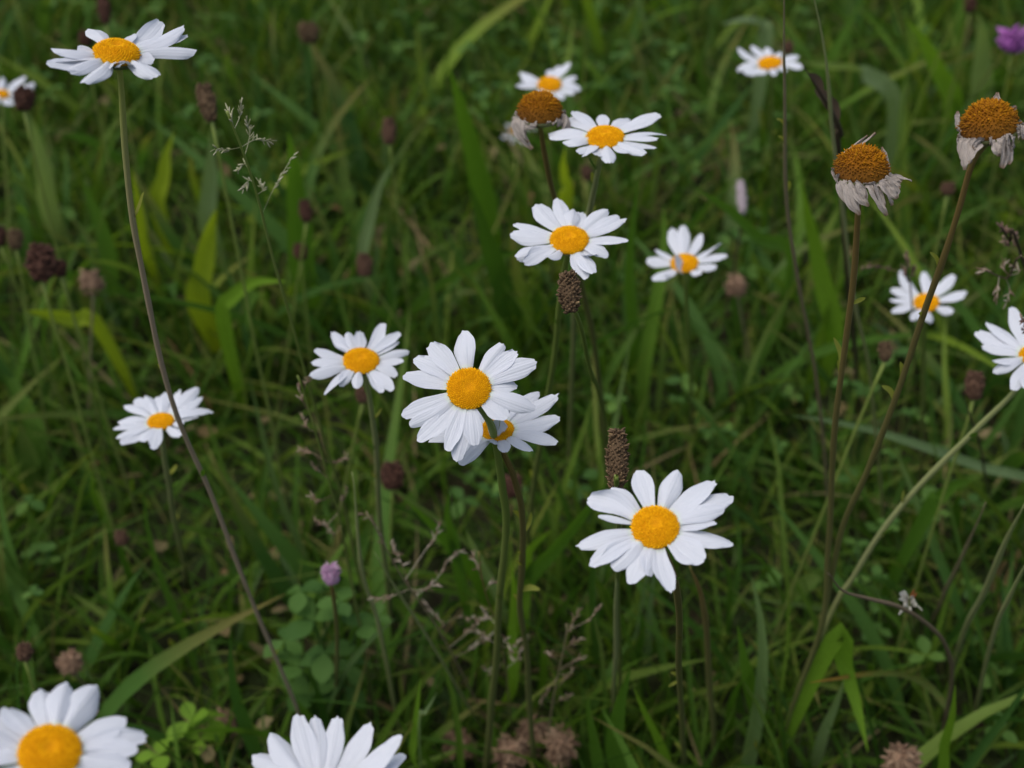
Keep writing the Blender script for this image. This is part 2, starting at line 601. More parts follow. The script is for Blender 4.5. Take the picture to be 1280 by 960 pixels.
def ribbons(name, m, x, y, z, h, az, lean, curve, w, segs=6, fold=0.22, roundness=3.0, base_w=0.55, drop=0.0):
    """many leaf blades as one mesh; every argument is one value per blade"""
    n = len(x)
    s = np.linspace(0, 1, segs + 1)[None, :]
    off = h[:, None] * (lean[:, None] * s + curve[:, None] * s ** 2.2)
    zz = h[:, None] * (s - (0.35 * curve[:, None] + drop) * s ** 2.6)
    dx, dy = np.cos(az)[:, None], np.sin(az)[:, None]
    wob = 0.03 * h[:, None] * np.sin(s * 5 + rng.uniform(0, 6.3, n)[:, None])
    px = x[:, None] + dx * off - dy * wob
    py = y[:, None] + dy * off + dx * wob
    pz = z[:, None] + zz
    prof = np.minimum(1, base_w + 1.6 * s) * (1 - s ** roundness) + 0.03
    hw = 0.5 * w[:, None] * prof
    tw = rng.normal(0, 0.7, n)[:, None] + rng.normal(0, 0.8, n)[:, None] * s
    sx, sy, sz = -dy * np.cos(tw), dx * np.cos(tw), np.sin(tw)
    nx, ny, nz = -dx * 0.7, -dy * 0.7, 0.6
    V = np.empty((n, segs + 1, 3, 3), dtype=np.float32)
    V[:, :, 0] = np.stack([px - sx * hw, py - sy * hw, pz - sz * hw], -1)
    V[:, :, 2] = np.stack([px + sx * hw, py + sy * hw, pz + sz * hw], -1)
    V[:, :, 1] = np.stack([px - nx * hw * fold * 2, py - ny * hw * fold * 2, pz - nz * hw * fold * 2], -1)
    UV = np.empty((n, segs + 1, 3, 2), dtype=np.float32)
    UV[:, :, :, 0] = np.array([0, 0.5, 1])[None, None, :]
    UV[:, :, :, 1] = s[:, :, None]
    b = (np.arange(n) * (segs + 1) * 3)[:, None, None]
    i = (np.arange(segs) * 3)[None, :, None]
    k = np.arange(2)[None, None, :]
    q = b + i + k
    F = np.stack([q, q + 1, q + 4, q + 3], -1).reshape(-1, 4)
    return np_mesh(name, m, V.reshape(-1, 3), F, UV.reshape(-1, 2))


def np_mesh(name, m, V, F, UV):
    me = bpy.data.meshes.new(name)
    me.vertices.add(len(V))
    me.vertices.foreach_set('co', np.ascontiguousarray(V, dtype=np.float32).ravel())
    k = F.shape[1]
    me.loops.add(F.size)
    me.loops.foreach_set('vertex_index', F.astype(np.int32).ravel())
    me.polygons.add(len(F))
    me.polygons.foreach_set('loop_start', np.arange(0, F.size, k, dtype=np.int32))
    me.polygons.foreach_set('use_smooth', np.ones(len(F), dtype=bool))
    uvl = me.uv_layers.new(name='UVMap')
    uvl.data.foreach_set('uv', UV[F.ravel()].astype(np.float32).ravel())
    me.materials.append(m)
    me.update(calc_edges=True)
    me.validate()
    o = bpy.data.objects.new(name, me)
    COL.objects.link(o)
    return o


U = rng.uniform
N = rng.normal
# the fine grass
n = 26000
x, y, k, nc = scatter(n, 22, 0.028)
th = np.clip(N(0.088, 0.028, nc), 0.04, 0.17)[k]
taz = U(0, 6.28, nc)[k]
h = np.clip(th * U(0.5, 1.25, n), 0.03, 0.21)
o = ribbons('grass', M['grass'], x, y, gz_np(x, y), h, taz + N(0, 1.1, n), np.abs(N(0.20, 0.17, n)), np.abs(N(0.24, 0.24, n)), np.clip(N(0.0044, 0.0016, n), 0.0016, 0.009))
kind(o, 'stuff', 'fine green grass blades covering the whole meadow floor', 'grass')
# low dense undergrowth of short blades
n = 44000
x, y, k, nc = scatter(n, 5, 0.05)
h = np.clip(N(0.045, 0.018, n), 0.015, 0.1)
o = ribbons('undergrowth', M['grass'], x, y, gz_np(x, y), h, U(0, 6.28, n), np.abs(N(0.6, 0.4, n)), np.abs(N(0.5, 0.4, n)), np.clip(N(0.0042, 0.0016, n), 0.0015, 0.009), segs=4)
kind(o, 'stuff', 'short dark green blades filling the gaps low in the sward', 'undergrowth')
# broad blades and plantain leaves
n = 3200
x, y, k, nc = scatter(n, 4, 0.022, 0.85)
h = np.clip(N(0.115, 0.035, n), 0.05, 0.20)
o = ribbons('broadleaf_foliage', M['broad'], x, y, gz_np(x, y), h, U(0, 6.28, n), np.abs(N(0.20, 0.18, n)), np.abs(N(0.26, 0.24, n)), np.clip(N(0.0108, 0.0035, n), 0.005, 0.019), segs=8, roundness=2.6, base_w=0.35)
kind(o, 'stuff', 'broad lance shaped plantain leaves and wide blades among the grass', 'foliage')
# wide blades standing higher up the slope
n = 3000
x, y, k, nc = scatter(n, 7, 0.04, 0.55)
h = np.clip(N(0.125, 0.035, n), 0.05, 0.20)
o = ribbons('wide_grass', M['wide'], x, y, gz_np(x, y), h, U(0, 6.28, n), np.abs(N(0.18, 0.15, n)), np.abs(N(0.30, 0.28, n)), np.clip(N(0.0115, 0.003, n), 0.006, 0.019), segs=8, roundness=2.8, base_w=0.5)
kind(o, 'stuff', 'wide light green blades standing among the finer grass', 'wide grass')
# dead blades low down
n = 2400
x, y, k, nc = scatter(n, 7, 0.03)
h = np.clip(N(0.055, 0.02, n), 0.03, 0.12)
o = ribbons('dry_grass', M['dry'], x, y, gz_np(x, y), h, U(0, 6.28, n), np.abs(N(0.8, 0.6, n)), np.abs(N(0.4, 0.4, n)), np.clip(N(0.0026, 0.001, n), 0.001, 0.005))
kind(o, 'stuff', 'dead straw brown blades tangled low in the grass', 'dry grass')
# thin upright stalks
n = 420
x, y, k, nc = scatter(n, 3, 0.05)
h = np.clip(N(0.17, 0.035, n), 0.09, 0.25)
o = ribbons('grass_stalks', M['grass'], x, y, gz_np(x, y), h, U(0, 6.28, n), np.abs(N(0.18, 0.15, n)), np.abs(N(0.12, 0.12, n)), np.clip(N(0.0017, 0.0004, n), 0.001, 0.003), roundness=6)
kind(o, 'stuff', 'thin upright green grass stalks scattered through the sward', 'grass stalks')


def leaflet_outline(k):
    """obovate leaflet, unit length: (along, half width) pairs"""
    t = np.linspace(0, 1, k)
    return t, 0.34 * np.sin(np.pi * t ** 1.15) ** 0.85


def trefoil(vlist, flist, uvlist, c, az, tilt, size0, r):
    """one clover leaf: three leaflets around c"""
    t, w = leaflet_outline(7)
    for j in range(3):
        a = az + j * 2.094 + r.normal(0, 0.12)
        lift = tilt + r.normal(0, 0.30)
        size = size0 * r.uniform(0.78, 1.15)
        d = np.array([math.cos(a) * math.cos(lift), math.sin(a) * math.cos(lift), math.sin(lift)])
        sd = np.array([-math.sin(a), math.cos(a), 0.0])
        upv = np.cross(d, sd)
        b = len(vlist)
        for ti, wi in zip(t, w):
            for sx in (-1, 0, 1):
                p = c + size * (d * (ti - 0.12 * ti * ti * (sx == 0)) + sd * (wi * sx) + upv * (0.16 * wi * abs(sx) - 0.12 * ti * ti))
                vlist.append(p)
                uvlist.append(((sx + 1) / 2, ti))
        for i in range(6):
            for q in range(2):
                flist.append((b + i * 3 + q, b + i * 3 + q + 1, b + i * 3 + q + 4, b + i * 3 + q + 3))


def clover_stuff(name, pts, label, smin=0.007, smax=0.0145):
    V_, F_, UV_ = [], [], []
    for (px, py, ph) in pts:
        z0 = gz(px, py)
        trefoil(V_, F_, UV_, np.array([px, py, z0 + ph]), rng.uniform(0, 6.28), rng.normal(0.10, 0.2), rng.uniform(smin, smax), rng)
        ox, oy = rng.normal(0, 0.015, 2)              # its petiole, a thin strip
        b = len(V_)
        for s_ in (0.0, 0.5, 1.0):
            p = np.array([px + ox * (1 - s_), py + oy * (1 - s_), z0 + ph * s_])
            for q in (-1, 0, 1):
                V_.append(p + np.array([0.0006 * q, 0.0004 * abs(q), 0]))
                UV_.append(((q + 1) / 2, s_))
        for i in range(2):
            for q in range(2):
                F_.append((b + i * 3 + q, b + i * 3 + q + 1, b + i * 3 + q + 4, b + i * 3 + q + 3))
    o = np_mesh(name, M['clover'], np.array(V_), np.array(F_), np.array(UV_))
    return kind(o, 'stuff', label, 'clover leaves')


x, y, k, nc = scatter(2400, 12, 0.05)
clover_stuff('clover_foliage', list(zip(x, y, np.clip(N(0.055, 0.022, 2400), 0.015, 0.11))), 'small three lobed clover leaves scattered through the grass')

# dead leaf litter
V_, F_, UV_ = [], [], []
x, y, k, nc = scatter(1300, 6, 0.04)
for px, py in zip(x, y):
    c0 = np.array([px, py, gz(px, py) + rng.uniform(0.004, 0.05)])
    a, e = rng.uniform(0, 6.28), rng.normal(0, 0.5)
    d = np.array([math.cos(a) * math.cos(e), math.sin(a) * math.cos(e), math.sin(e)])
    sd = np.array([-math.sin(a), math.cos(a), 0.3 * rng.normal()])
    L_, W_ = rng.uniform(0.008, 0.024), rng.uniform(0.002, 0.006)
    b = len(V_)
    for i in range(5):
        t_ = i / 4
        wv = W_ * math.sin(math.pi * (0.08 + 0.88 * t_)) * rng.uniform(0.7, 1.2)
        for q in (-1, 0, 1):
            V_.append(c0 + d * (L_ * (t_ - 0.5)) + sd * (wv * q) + np.array([0, 0, 0.4 * W_ * abs(q) + rng.normal(0, 0.0006) - 0.3 * L_ * (t_ - 0.5) ** 2]))
            UV_.append(((q + 1) / 2, t_))
    for i in range(4):
        for q in range(2):
            F_.append((b + i * 3 + q, b + i * 3 + q + 1, b + i * 3 + q + 4, b + i * 3 + q + 3))
o = np_mesh('leaf_litter', M['dry'], np.array(V_), np.array(F_), np.array(UV_))
kind(o, 'stuff', 'curled brown dead leaves lying among the grass roots', 'leaf litter')


# ------------------------------------------------------------------ daisies
def phyllo(n_, i):
    a = i * 2.39996
    return math.sqrt((i + 0.5) / n_), a


def disc_mesh(c, n, r, hgt, florets, dimple=0.30, fl_len=0.085, fl_r=0.038, ragged=0.0, power=0.55):
    """a dome of tubular florets in golden-angle spirals"""
    mb = MB()
    n = n.normalized()
    a = n.orthogonal().normalized()
    b = n.cross(a)
    hz = lambda q: hgt * (max(0.0, 1 - q * q) ** power) - hgt * dimple * math.exp(-(q / 0.22) ** 2)
    prof = [(r * 0.9, -r * 0.16), (r, -r * 0.02)] + [(r * q, hz(q)) for q in (0.985, 0.95, 0.88, 0.78, 0.65, 0.5, 0.36, 0.24, 0.13, 0.05, 0.0)]
    mb.lathe(c, n, prof, 26)
    for i in range(florets):
        q, ang = phyllo(florets, i)
        q *= 0.985
        rad = a * math.cos(ang) + b * math.sin(ang)
        e = 1e-3
        slope = (hz(min(1, q + e)) - hz(max(0, q - e))) / (2 * e * r)
        d = (n - rad * slope).normalized()
        p = c + rad * (r * q) + n * hz(q)
        young = 0.55 if q < 0.3 else 1.0
        l = r * fl_len * young * (1 + ragged * rng.normal())
        mb.bead(p - d * l * 0.35, (d + Vector(rng.normal(0, 0.12 + ragged * 0.4, 3))).normalized(), r * fl_r, max(l, r * 0.03) * 1.35, 5, uvv=0.3 + 0.6 * (1 - q))
    return mb


def petal_mesh(b, t, n, w, r):
    """a ray floret from b to t: grooved, slightly arched, with a toothed tip"""
    L_ = (t - b).length
    rad = (t - b)
    out = (rad - n * rad.dot(n))
    out = out.normalized() if out.length > 1e-5 else rad.normalized()
    rise = rad.normalized().dot(n)
    ctrl = b + out * (0.5 * L_ * (1 if rise < 0.5 else 0.35)) + n * (L_ * (0.07 + 0.30 * max(0.0, -rise) + 0.1 * max(0, rise - 0.5)) + r.normal(0, 0.03) * L_)
    mb = MB()
    NA, NX = 13, 9
    notch = [0.0] * NX
    deep = max(0.0, r.normal(0.012, 0.022))
    for k_ in range(NX):
        xx = -1 + 2 * k_ / (NX - 1)
        notch[k_] = deep * (1 - math.cos(xx * math.pi * 3)) * 0.5 + 0.19 * (1 - math.sqrt(max(0.0, 1 - 0.97 * xx * xx))) + 0.012 * r.normal()
    camber = r.normal(0.10, 0.10)
    twist = r.normal(0, 0.32)
    bend = r.normal(0, 0.045) * L_
    rows, uvs = [], []
    for i in range(NA):
        s = i / (NA - 1)
        row, uvr = [], []
        for k_ in range(NX):
            xx = -1 + 2 * k_ / (NX - 1)
            se = s * (1 - notch[k_])
            p = b * (1 - se) ** 2 + ctrl * (2 * se * (1 - se)) + t * se * se
            tg = ((ctrl - b) * (1 - se) + (t - ctrl) * se).normalized()
            sd = tg.cross(n)
            sd = sd.normalized() if sd.length > 0.12 else tg.cross(FWD * -1).normalized()
            up = sd.cross(tg).normalized()
            q = Matrix.Rotation(twist * s, 3, tg)
            sd, up = q @ sd, q @ up
            prof = (0.45 + 0.55 * min(1, s / 0.6) ** 0.9) * (1 - 0.30 * max(0, (s - 0.72) / 0.28) ** 2.2)
            hw = 0.5 * w * prof
            groove = 0.040 * w * math.cos(xx * math.pi * 2.5) * min(1, s * 3)
            row.append(p + sd * (xx * hw + bend * math.sin(s * math.pi) * 0.6) + up * (camber * w * (0.5 - xx * xx) + groove * 0.6))
            uvr.append((k_ / (NX - 1), s))
        rows.append(row)
        uvs.append(uvr)
    return mb.grid(rows, uvs)


def flower_frame(u, v, ratio, roll):
    """the flower's normal from how round its outline looks (1 = seen face on) and how far that outline is rolled"""
    r_ = ray(u, v).normalized()
    e = math.asin(ratio)
    side = r_.cross(UP).normalized()
    upi = side.cross(r_).normalized()
    upr = upi * math.cos(roll) + side * math.sin(roll)
    return (upr * math.cos(e) - r_ * math.sin(e)).normalized()


def stem_path(top, n, via, base):
    pts = [top]
    for (u, v) in via:
        pts.append(ray_near_segment(u, v, top, base))
    pts.append(base)
    return catmull(pts, max(14, 5 * len(pts)))


def make_stem(t, top, n, via, base, r0, r1, m, fine=False):
    path = stem_path(top, n, via, base)
    k_ = len(path)
    for i in range(1, k_ - 1):
        path[i] = path[i] + Vector((noise.noise(path[i] * 14), noise.noise(path[i] * 14 + Vector((9, 2, 4))), 0)) * 0.0012
    path[-1] = path[-1] - Vector((0, 0, 0.012))
    radii = [r0 * 1.35 if i == 0 else (r0 + (r1 - r0) * i / (k_ - 1)) * (1 + 0.16 * noise.noise(path[i] * 60)) for i in range(k_)]
    if fine:
        radii = [x * min(1.0, 0.25 + 2.2 * i / (k_ - 1)) for i, x in enumerate(radii)]
        radii[0] = r0 * 0.2
    MB().tube(path, radii, 8).build('stem', M[m], t)
    return path


def stem_leaf(t, p, tipuv, path, w, m='bract'):
    """a small narrow leaf clasping the stem, given by its tip and foot in the photo"""
    foot = min(path, key=lambda q: ((q - CAMP) - ray(*p) * ((q - CAMP).dot(FWD))).length)
    d = (foot - CAMP).dot(FWD)
    tip = at(tipuv[0], tipuv[1], d - 0.006)
    mid = foot.lerp(tip, 0.5) + (tip - foot).orthogonal().normalized() * (tip - foot).length * 0.12
    pts = catmull([foot, mid, tip], 8)
    ws = [w * (0.5 + 0.6 * math.sin(math.pi * i / (len(pts) - 1))) * (0.25 if i == len(pts) - 1 else 1) for i in range(len(pts))]
    MB().ribbon(pts, ws, -FWD, 0.4, 3).build('stem_leaf', M[m], t)


def daisy(label, zoom, c, disc_px, ratio, tips, D=0.045, major=None, roll=0.0, stem=(), base=None, stem_m='stem_green', r0=0.0011, r1=0.0015, wide=0.0065, dome=0.42, leaves=(), florets=420, lift_c=0.45, mat='petal', disc_m='disc'):
    zx, zy, zs = zoom
    cu, cv = zx + c[0] * zs, zy + c[1] * zs
    depth = D * FPX / major
    n = flower_frame(cu, cv, ratio, roll)
    r_disc = disc_px * zs * depth / FPX
    hgt = r_disc * dome
    C = at(cu, cv, depth) - n * hgt * lift_c           # centre of the petal ring
    if base is None:
        b0 = ground_at(C.x + rng.normal(0, 0.02), C.y + rng.uniform(0.0, 0.05))
    else:
        b0 = on_ground(*base)
    t = thing('daisy', label, 'daisy', b0, 'white daisies in bloom')
    seed = np.random.default_rng(int(cu * 13 + cv * 7) % 99991)
    L_ = D * 0.5
    for tip in tips:
        u, v = zx + tip[0] * zs, zy + tip[1] * zs
        wf = tip[2] if len(tip) > 2 else 1.0
        mode = tip[3] if len(tip) > 3 else ''
        d = ray(u, v)
        base_dir = None
        if mode == 'up':                               # a petal curled up in front of the disc
            P = at(u, v, depth - r_disc * 1.25)
            base_dir = (-FWD - n * (-FWD).dot(n)).normalized()
            if len(tip) > 4:
                base_dir = (base_dir + RIGHT * tip[4]).normalized()
        else:
            den = d.dot(n)
            P = None
            if abs(den) > 1e-4:
                s = (C - CAMP).dot(n) / den
                if s > 0:
                    P = CAMP + d * s
            rr = (P - C).length if P is not None else 9
            lim = (0.74 * L_, 1.14 * L_) if mode != 's' else (0.5 * L_, 1.13 * L_)
            if not (lim[0] <= rr <= lim[1]):
                R_ = lim[0] if rr < lim[0] else lim[1]
                w_ = CAMP - C
                A, B, Cc = d.dot(d), 2 * d.dot(w_), w_.dot(w_) - R_ * R_
                disc = B * B - 4 * A * Cc
                if disc < 0:
                    P = CAMP + d * (-B / (2 * A))
                else:
                    roots = [CAMP + d * ((-B + sg * math.sqrt(disc)) / (2 * A)) for sg in (-1, 1)]
                    P = min(roots, key=lambda q: abs((q - C).dot(n)) - 0.0005 * (q - C).dot(n))
            o_ = P - C
            base_dir = o_ - n * o_.dot(n)
            base_dir = base_dir.normalized() if base_dir.length > 1e-6 else n.orthogonal()
        b = C + base_dir * (r_disc * 0.86) + n * seed.uniform(-0.0006, 0.0006)
        P = P + n * seed.normal(0, 0.0009)
        petal_mesh(b, P, n, wide * wf * D / 0.045 * seed.uniform(0.82, 1.10), seed).build('petal', M[mat], t)
    disc_mesh(C, n, r_disc, hgt, florets).build('disc', M[disc_m], t)
    ctop = C - n * (r_disc * 0.55)
    MB().lathe(C, n, [(0.0, -r_disc * 0.62), (r_disc * 0.3, -r_disc * 0.58), (r_disc * 0.75, -r_disc * 0.38), (r_disc * 1.0, -r_disc * 0.14), (r_disc * 0.93, -r_disc * 0.08)], 20).build('involucre', M['cup'], t)
    path = make_stem(t, ctop, n, stem, b0, r0, r1, stem_m)
    for q in range(int(seed.integers(2, 5))):          # a few small clasping leaves down the stem
        i = int(len(path) * seed.uniform(0.25, 0.85))
        f0 = path[i]
        dr = (path[i - 1] - path[i]).normalized()
        aa = seed.uniform(0, 6.28)
        o_ = Vector((math.cos(aa), math.sin(aa), 0))
        ll = seed.uniform(0.006, 0.013)
        pts = catmull([f0, f0 + o_ * ll * 0.28 + dr * ll * 0.5, f0 + o_ * ll * 0.45 + dr * ll], 8)
        ws = [0.0021 * (0.5 + 0.6 * math.sin(math.pi * j / (len(pts) - 1))) * (0.2 if j == len(pts) - 1 else 1) for j in range(len(pts))]
        MB().ribbon(pts, ws, o_ * -1, 0.4, 3).build('stem_leaf', M['blade_mid' if q % 2 else 'bract'], t)
    for lf in leaves:
        stem_leaf(t, lf[0], lf[1], path, lf[2] if len(lf) > 2 else 0.0022)
    return t


Z1 = (40, 10, 220 / 1280)
daisy('tall white daisy seen nearly edge on, highest bloom on a long bare brown stem', Z1, (615, 300), 168, 0.42, [
    (412, 165, 1.1), (745, 192, 0.7, 's'), (950, 118, 0.95), (1105, 135, 1.0), (1130, 212, 1.05), (1190, 332, 0.8), (885, 385, 1.0, 's'), (915, 492, 1.0), (605, 425, 0.9, 's'), (695, 395, 0.9, 's'),
    (370, 570, 0.95), (108, 458, 1.1), (108, 415, 1.0), (135, 352, 1.0), (330, 296, 0.9, 's'), (255, 470, 1.0), (1060, 180, 0.9)], D=0.046, major=187, wide=0.0068, stem=[(151, 100), (158, 190), (171, 300), (196, 430), (231, 540), (272, 640), (322, 770), (372, 885)], base=(398, 962), stem_m='stem_two', r0=0.0010, r1=0.0011, dome=0.55,
    leaves=[((210, 480), (197, 455), 0.0016)])

Z2 = (610, 60, 240 / 1280)
daisy('white daisy just to the right of the withered brown head, on a bright green stem', Z2, (780, 580), 130, 0.50, [
    (560, 430, 1.05), (760, 440, 0.95), (935, 440, 1.0), (1000, 490, 0.9), (1148, 460, 1.05), (1187, 575, 0.8), (1140, 628, 0.8), (1125, 668, 0.8), (1050, 728, 1.0), (935, 712, 0.8), (810, 785, 1.0), (725, 735, 0.9), (640, 715, 0.8),
    (590, 708, 0.8), (502, 640, 1.0), (402, 560, 1.05), (525, 472, 1.0), (405, 590, 0.9)], major=146, D=0.046, stem=[(750, 205), (737, 262), (720, 330)], base=(712, 620), stem_m='stem_pale', r0=0.0010, leaves=())
daisy('small blurred white daisy standing behind the withered brown head', Z2, (410, 235), 82, 0.58, [
    (210, 170, 1.2), (188, 250, 1.2), (420, 140, 1.15), (545, 95, 1.15), (590, 185, 1.15), (617, 265, 1.2), (580, 305, 1.0), (500, 345, 1.1), (290, 345, 1.1), (400, 385, 1.0), (480, 120, 0.9), (220, 210, 1.0)], major=82, D=0.043, base=(690, 420))
daisy('half hidden white daisy low behind the hanging petals of the withered head', Z2, (195, 545), 52, 0.5, [
    (92, 612, 1.2), (232, 640, 1.2), (325, 540, 1.2), (110, 560, 1.0), (270, 480, 1.1), (180, 470, 1.0), (290, 600, 1.0), (160, 640, 1.0), (120, 510, 1)], major=48, D=0.037, base=(640, 420))

Z3 = (620, 230, 300 / 1280)
daisy('white daisy leaning over the upper brown plantain head, in the middle of the picture', Z3, (390, 288), 105, 0.66, [
    (208, 105, 1.15), (325, 80, 1.05), (410, 135, 1.1), (462, 140, 0.9), (592, 148, 0.95), (692, 190, 1.05), (660, 182, 0.8), (705, 325, 1.0), (598, 378, 0.9), (535, 365, 0.9), (520, 497, 1.05), (480, 500, 0.95), (272, 410, 0.95),
    (150, 442, 1.0), (105, 402, 1.05), (78, 280, 1.0), (90, 217, 0.75)], major=148, D=0.045, stem=[(707, 335), (700, 392), (687, 490), (668, 600)], base=(655, 740), stem_m='stem_green', r0=0.0012)
daisy('soft focus white daisy with one petal curled up across its orange disc', Z3, (1005, 415), 75, 0.62, [
    (800, 408, 1.2), (850, 360, 0.9), (935, 245, 1.15), (998, 222, 1.15), (1095, 268, 1.1), (1205, 308, 1.15), (1232, 385, 0.9), (1178, 455, 1.1), (1095, 468, 1.0), (835, 518, 1.2), (905, 480, 0.9), (958, 370, 1.1, 'up', -0.2)], major=103, D=0.043, base=(868, 560))

Z4 = (370, 390, 350 / 1280)
daisy('white daisy left of the big central one, on a thin green stem', Z4, (297, 215), 84, 0.66, [
    (163, 102, 1.05), (235, 105, 0.9), (292, 92, 1.0), (402, 48, 1.0), (478, 95, 1.0), (470, 135, 0.9), (517, 180, 1.0), (493, 235, 0.8), (463, 290, 0.95), (445, 360, 0.95), (395, 362, 1.0), (277, 350, 0.9), (130, 388, 1.05), (200, 330, 0.8),
    (62, 302, 1.0), (70, 235, 1.0), (83, 182, 0.95), (185, 130, 0.9)], major=124, D=0.041, stem=[(460, 490), (468, 545), (473, 620)], base=(492, 800), stem_m='stem_pale', r0=0.0010)
daisy('large white daisy tipped towards the viewer, overlapping the bloom behind it', Z4, (790, 345), 102, 0.93, [
    (765, 83, 1.2), (610, 145, 1.15), (540, 207, 1.1), (488, 298, 1.2), (484, 475, 1.05), (517, 525, 0.95), (557, 597, 1.2), (735, 672, 1.2), (815, 610, 1.05), (965, 490, 1.2), (1092, 437, 1.15), (1010, 338, 0.9), (1097, 235, 1.2), (1010, 185, 1.0),
    (950, 150, 1.0), (690, 640, 0.9)], major=168, D=0.045, stem=[(607, 520), (616, 545), (629, 613), (634, 655), (626, 727), (621, 800)], base=(604, 985), stem_m='stem_green', r0=0.0012, r1=0.0017, florets=520)
daisy('white daisy tucked behind the large central bloom, one petal folded over its disc', Z4, (920, 530), 78, 0.62, [
    (1105, 370, 1.05), (1198, 392, 1.2), (1207, 490, 1.15), (1197, 590, 1.15), (1080, 637, 1.1), (960, 640, 0.8, 's'), (742, 717, 0.95), (600, 582, 0.95), (640, 545, 0.9), (705, 660, 0.9), (880, 600, 0.9, 's'), (680, 525, 0.9), (760, 430, 1), (850, 400, 1), (960, 400, 1), (1040, 390, 1),
    (922, 488, 1.2, 'up', 0.15)], major=165, D=0.047, stem=[(626, 562), (643, 598), (654, 644), (652, 707), (650, 760), (658, 830)], base=(668, 985), stem_m='stem_brown', r0=0.0011, r1=0.0015,
    leaves=[((648, 655), (641, 638), 0.0018), ((657, 662), (664, 640), 0.0014), ((652, 760), (642, 742), 0.002), ((655, 700), (647, 690), 0.002), ((652, 742), (675, 737), 0.0025)])

Z5 = (700, 560, 240 / 1152)
daisy('big white daisy facing the viewer below the lower brown plantain head', Z5, (570, 465), 146, 0.86, [
    (468, 133, 1.2), (705, 143, 1.2), (928, 192, 1.0), (1037, 278, 1.15), (988, 365, 1.0), (942, 458, 0.9), (1037, 572, 1.15), (862, 702, 1.3), (665, 862, 1.05), (525, 772, 1.0), (425, 827, 1.1), (315, 727, 0.95), (180, 715, 1.05),
    (105, 585, 1.15), (165, 305, 1.2), (288, 262, 1.0), (228, 420, 0.4), (250, 690, 0.9)], major=194, D=0.046, stem=[(840, 715), (846, 760), (851, 850)], base=(856, 985), stem_m='stem_brown', r0=0.0011, r1=0.0014, florets=520,
    leaves=[((849, 856), (838, 840), 0.0016), ((850, 862), (835, 858), 0.0014), ((852, 936), (843, 928), 0.002)])

Z7 = (1080, 320, 200 / 1067)
daisy('white daisy with the slanting brown stem crossing its disc', Z7, (415, 303), 85, 0.68, [
    (240, 120, 1.1), (403, 88, 1.15), (607, 128, 1.1), (687, 250, 0.95), (675, 282, 0.95), (597, 378, 1.1), (430, 457, 1.05), (318, 428, 1.0), (183, 382, 1.15), (173, 300, 1.0), (177, 225, 1.0), (370, 430, 0.8), (500, 190, 0.6, 's')], major=96, D=0.042, base=(1150, 640), stem=[(1156, 420)])
daisy('white daisy cut by the picture edge, on a pale stem sloping down to the left', Z7, (1120, 650), 85, 0.70, [
    (985, 360, 1.1), (1110, 340, 1.0), (813, 455, 0.9), (743, 515, 1.05), (782, 562, 0.95), (785, 607, 0.95), (858, 718, 1.0), (865, 768, 1.05), (992, 892, 1.15), (1090, 915, 1.0), (1200, 890, 1.0), (1320, 820, 1.0), (1440, 740, 1.0), (1480, 630, 1.0), (1440, 520, 1.0), (1340, 430, 1.0), (1220, 370, 1.0)], major=137, D=0.046,
    stem=[(1268, 490), (1222, 535), (1150, 605), (1098, 668), (1064, 722), (1034, 775)], base=(962, 965), stem_m='stem_pale', r0=0.0012, r1=0.0014)

Z8 = (120, 470, 160 / 1280)
daisy('white daisy crossed by the thin brown stem of the tall daisy', Z8, (645, 440), 135, 0.56, [
    (283, 312, 0.9), (388, 225, 1.0), (498, 188, 0.95), (690, 158, 1.15), (835, 132, 1.0), (1022, 135, 0.95), (1068, 235, 0.95), (1158, 322, 1.15), (1025, 425, 0.9), (880, 465, 0.8, 's'), (868, 608, 1.0), (575, 745, 1.1), (462, 668, 1.0), (240, 685, 1.0),
    (202, 632, 1.0), (162, 518, 1.0), (228, 440, 1.0), (600, 200, 0.8)], major=125, D=0.045, roll=-0.14, base=(232, 720), stem=[(204, 560), (212, 610)], stem_m='stem_pale', r0=0.0010)

Z9 = (0, 640, 430 / 1280)
daisy('largest white daisy, cut off by the lower left corner of the picture', Z9, (185, 885), 116, 0.85, [
    (150, 652, 1.2), (245, 643, 1.0), (352, 645, 1.2), (465, 772, 1.2), (548, 832, 1.0), (515, 885, 1.0), (490, 955, 1.1), (400, 1040, 1.0), (330, 1110, 1.0), (230, 1145, 1.1), (130, 1130, 1.0), (30, 1090, 1.0), (-60, 1030, 1.0), (-105, 930, 1.2), (15, 722, 1.3), (-95, 840, 1.2), (-50, 770, 1.0)], major=236, D=0.046, base=(40, 1350), florets=520)
Z10 = (280, 860, 260 / 1280)
daisy('white daisy in the foreground showing only its upper petals above the lower edge', Z10, (600, 650), 200, 0.72, [
    (450, 162, 1.1), (702, 152, 1.0), (905, 203, 1.1), (1095, 265, 1.15), (1120, 400, 1.0), (285, 295, 1.15), (180, 408, 1.0), (80, 540, 1.1), (40, 680, 1.0), (120, 830, 1.0), (260, 930, 1.0), (420, 990, 1.0), (600, 1010, 1.0), (780, 990, 1.0), (940, 930, 1.0), (1080, 830, 1.0), (1160, 690, 1.0), (1165, 540, 1.1), (560, 180, 0.8)], major=214, D=0.046, base=(405, 1330), florets=520)
Z11 = (850, 0, 430 / 1280)
daisy('far white daisy crossed by a thin upright brown stalk', Z11, (335, 230), 46, 0.46, [
    (213, 183, 1.1), (268, 168, 1.1), (325, 178, 1.1), (372, 195, 1.0), (440, 212, 1.1), (456, 255, 1.2), (395, 268, 1.0), (350, 285, 1.0), (295, 283, 1.1), (235, 275, 1.2), (212, 252, 1.1), (240, 205, 1.0)], major=83, D=0.043, base=(968, 330))
Z12 = (0, 0, 430 / 1280)
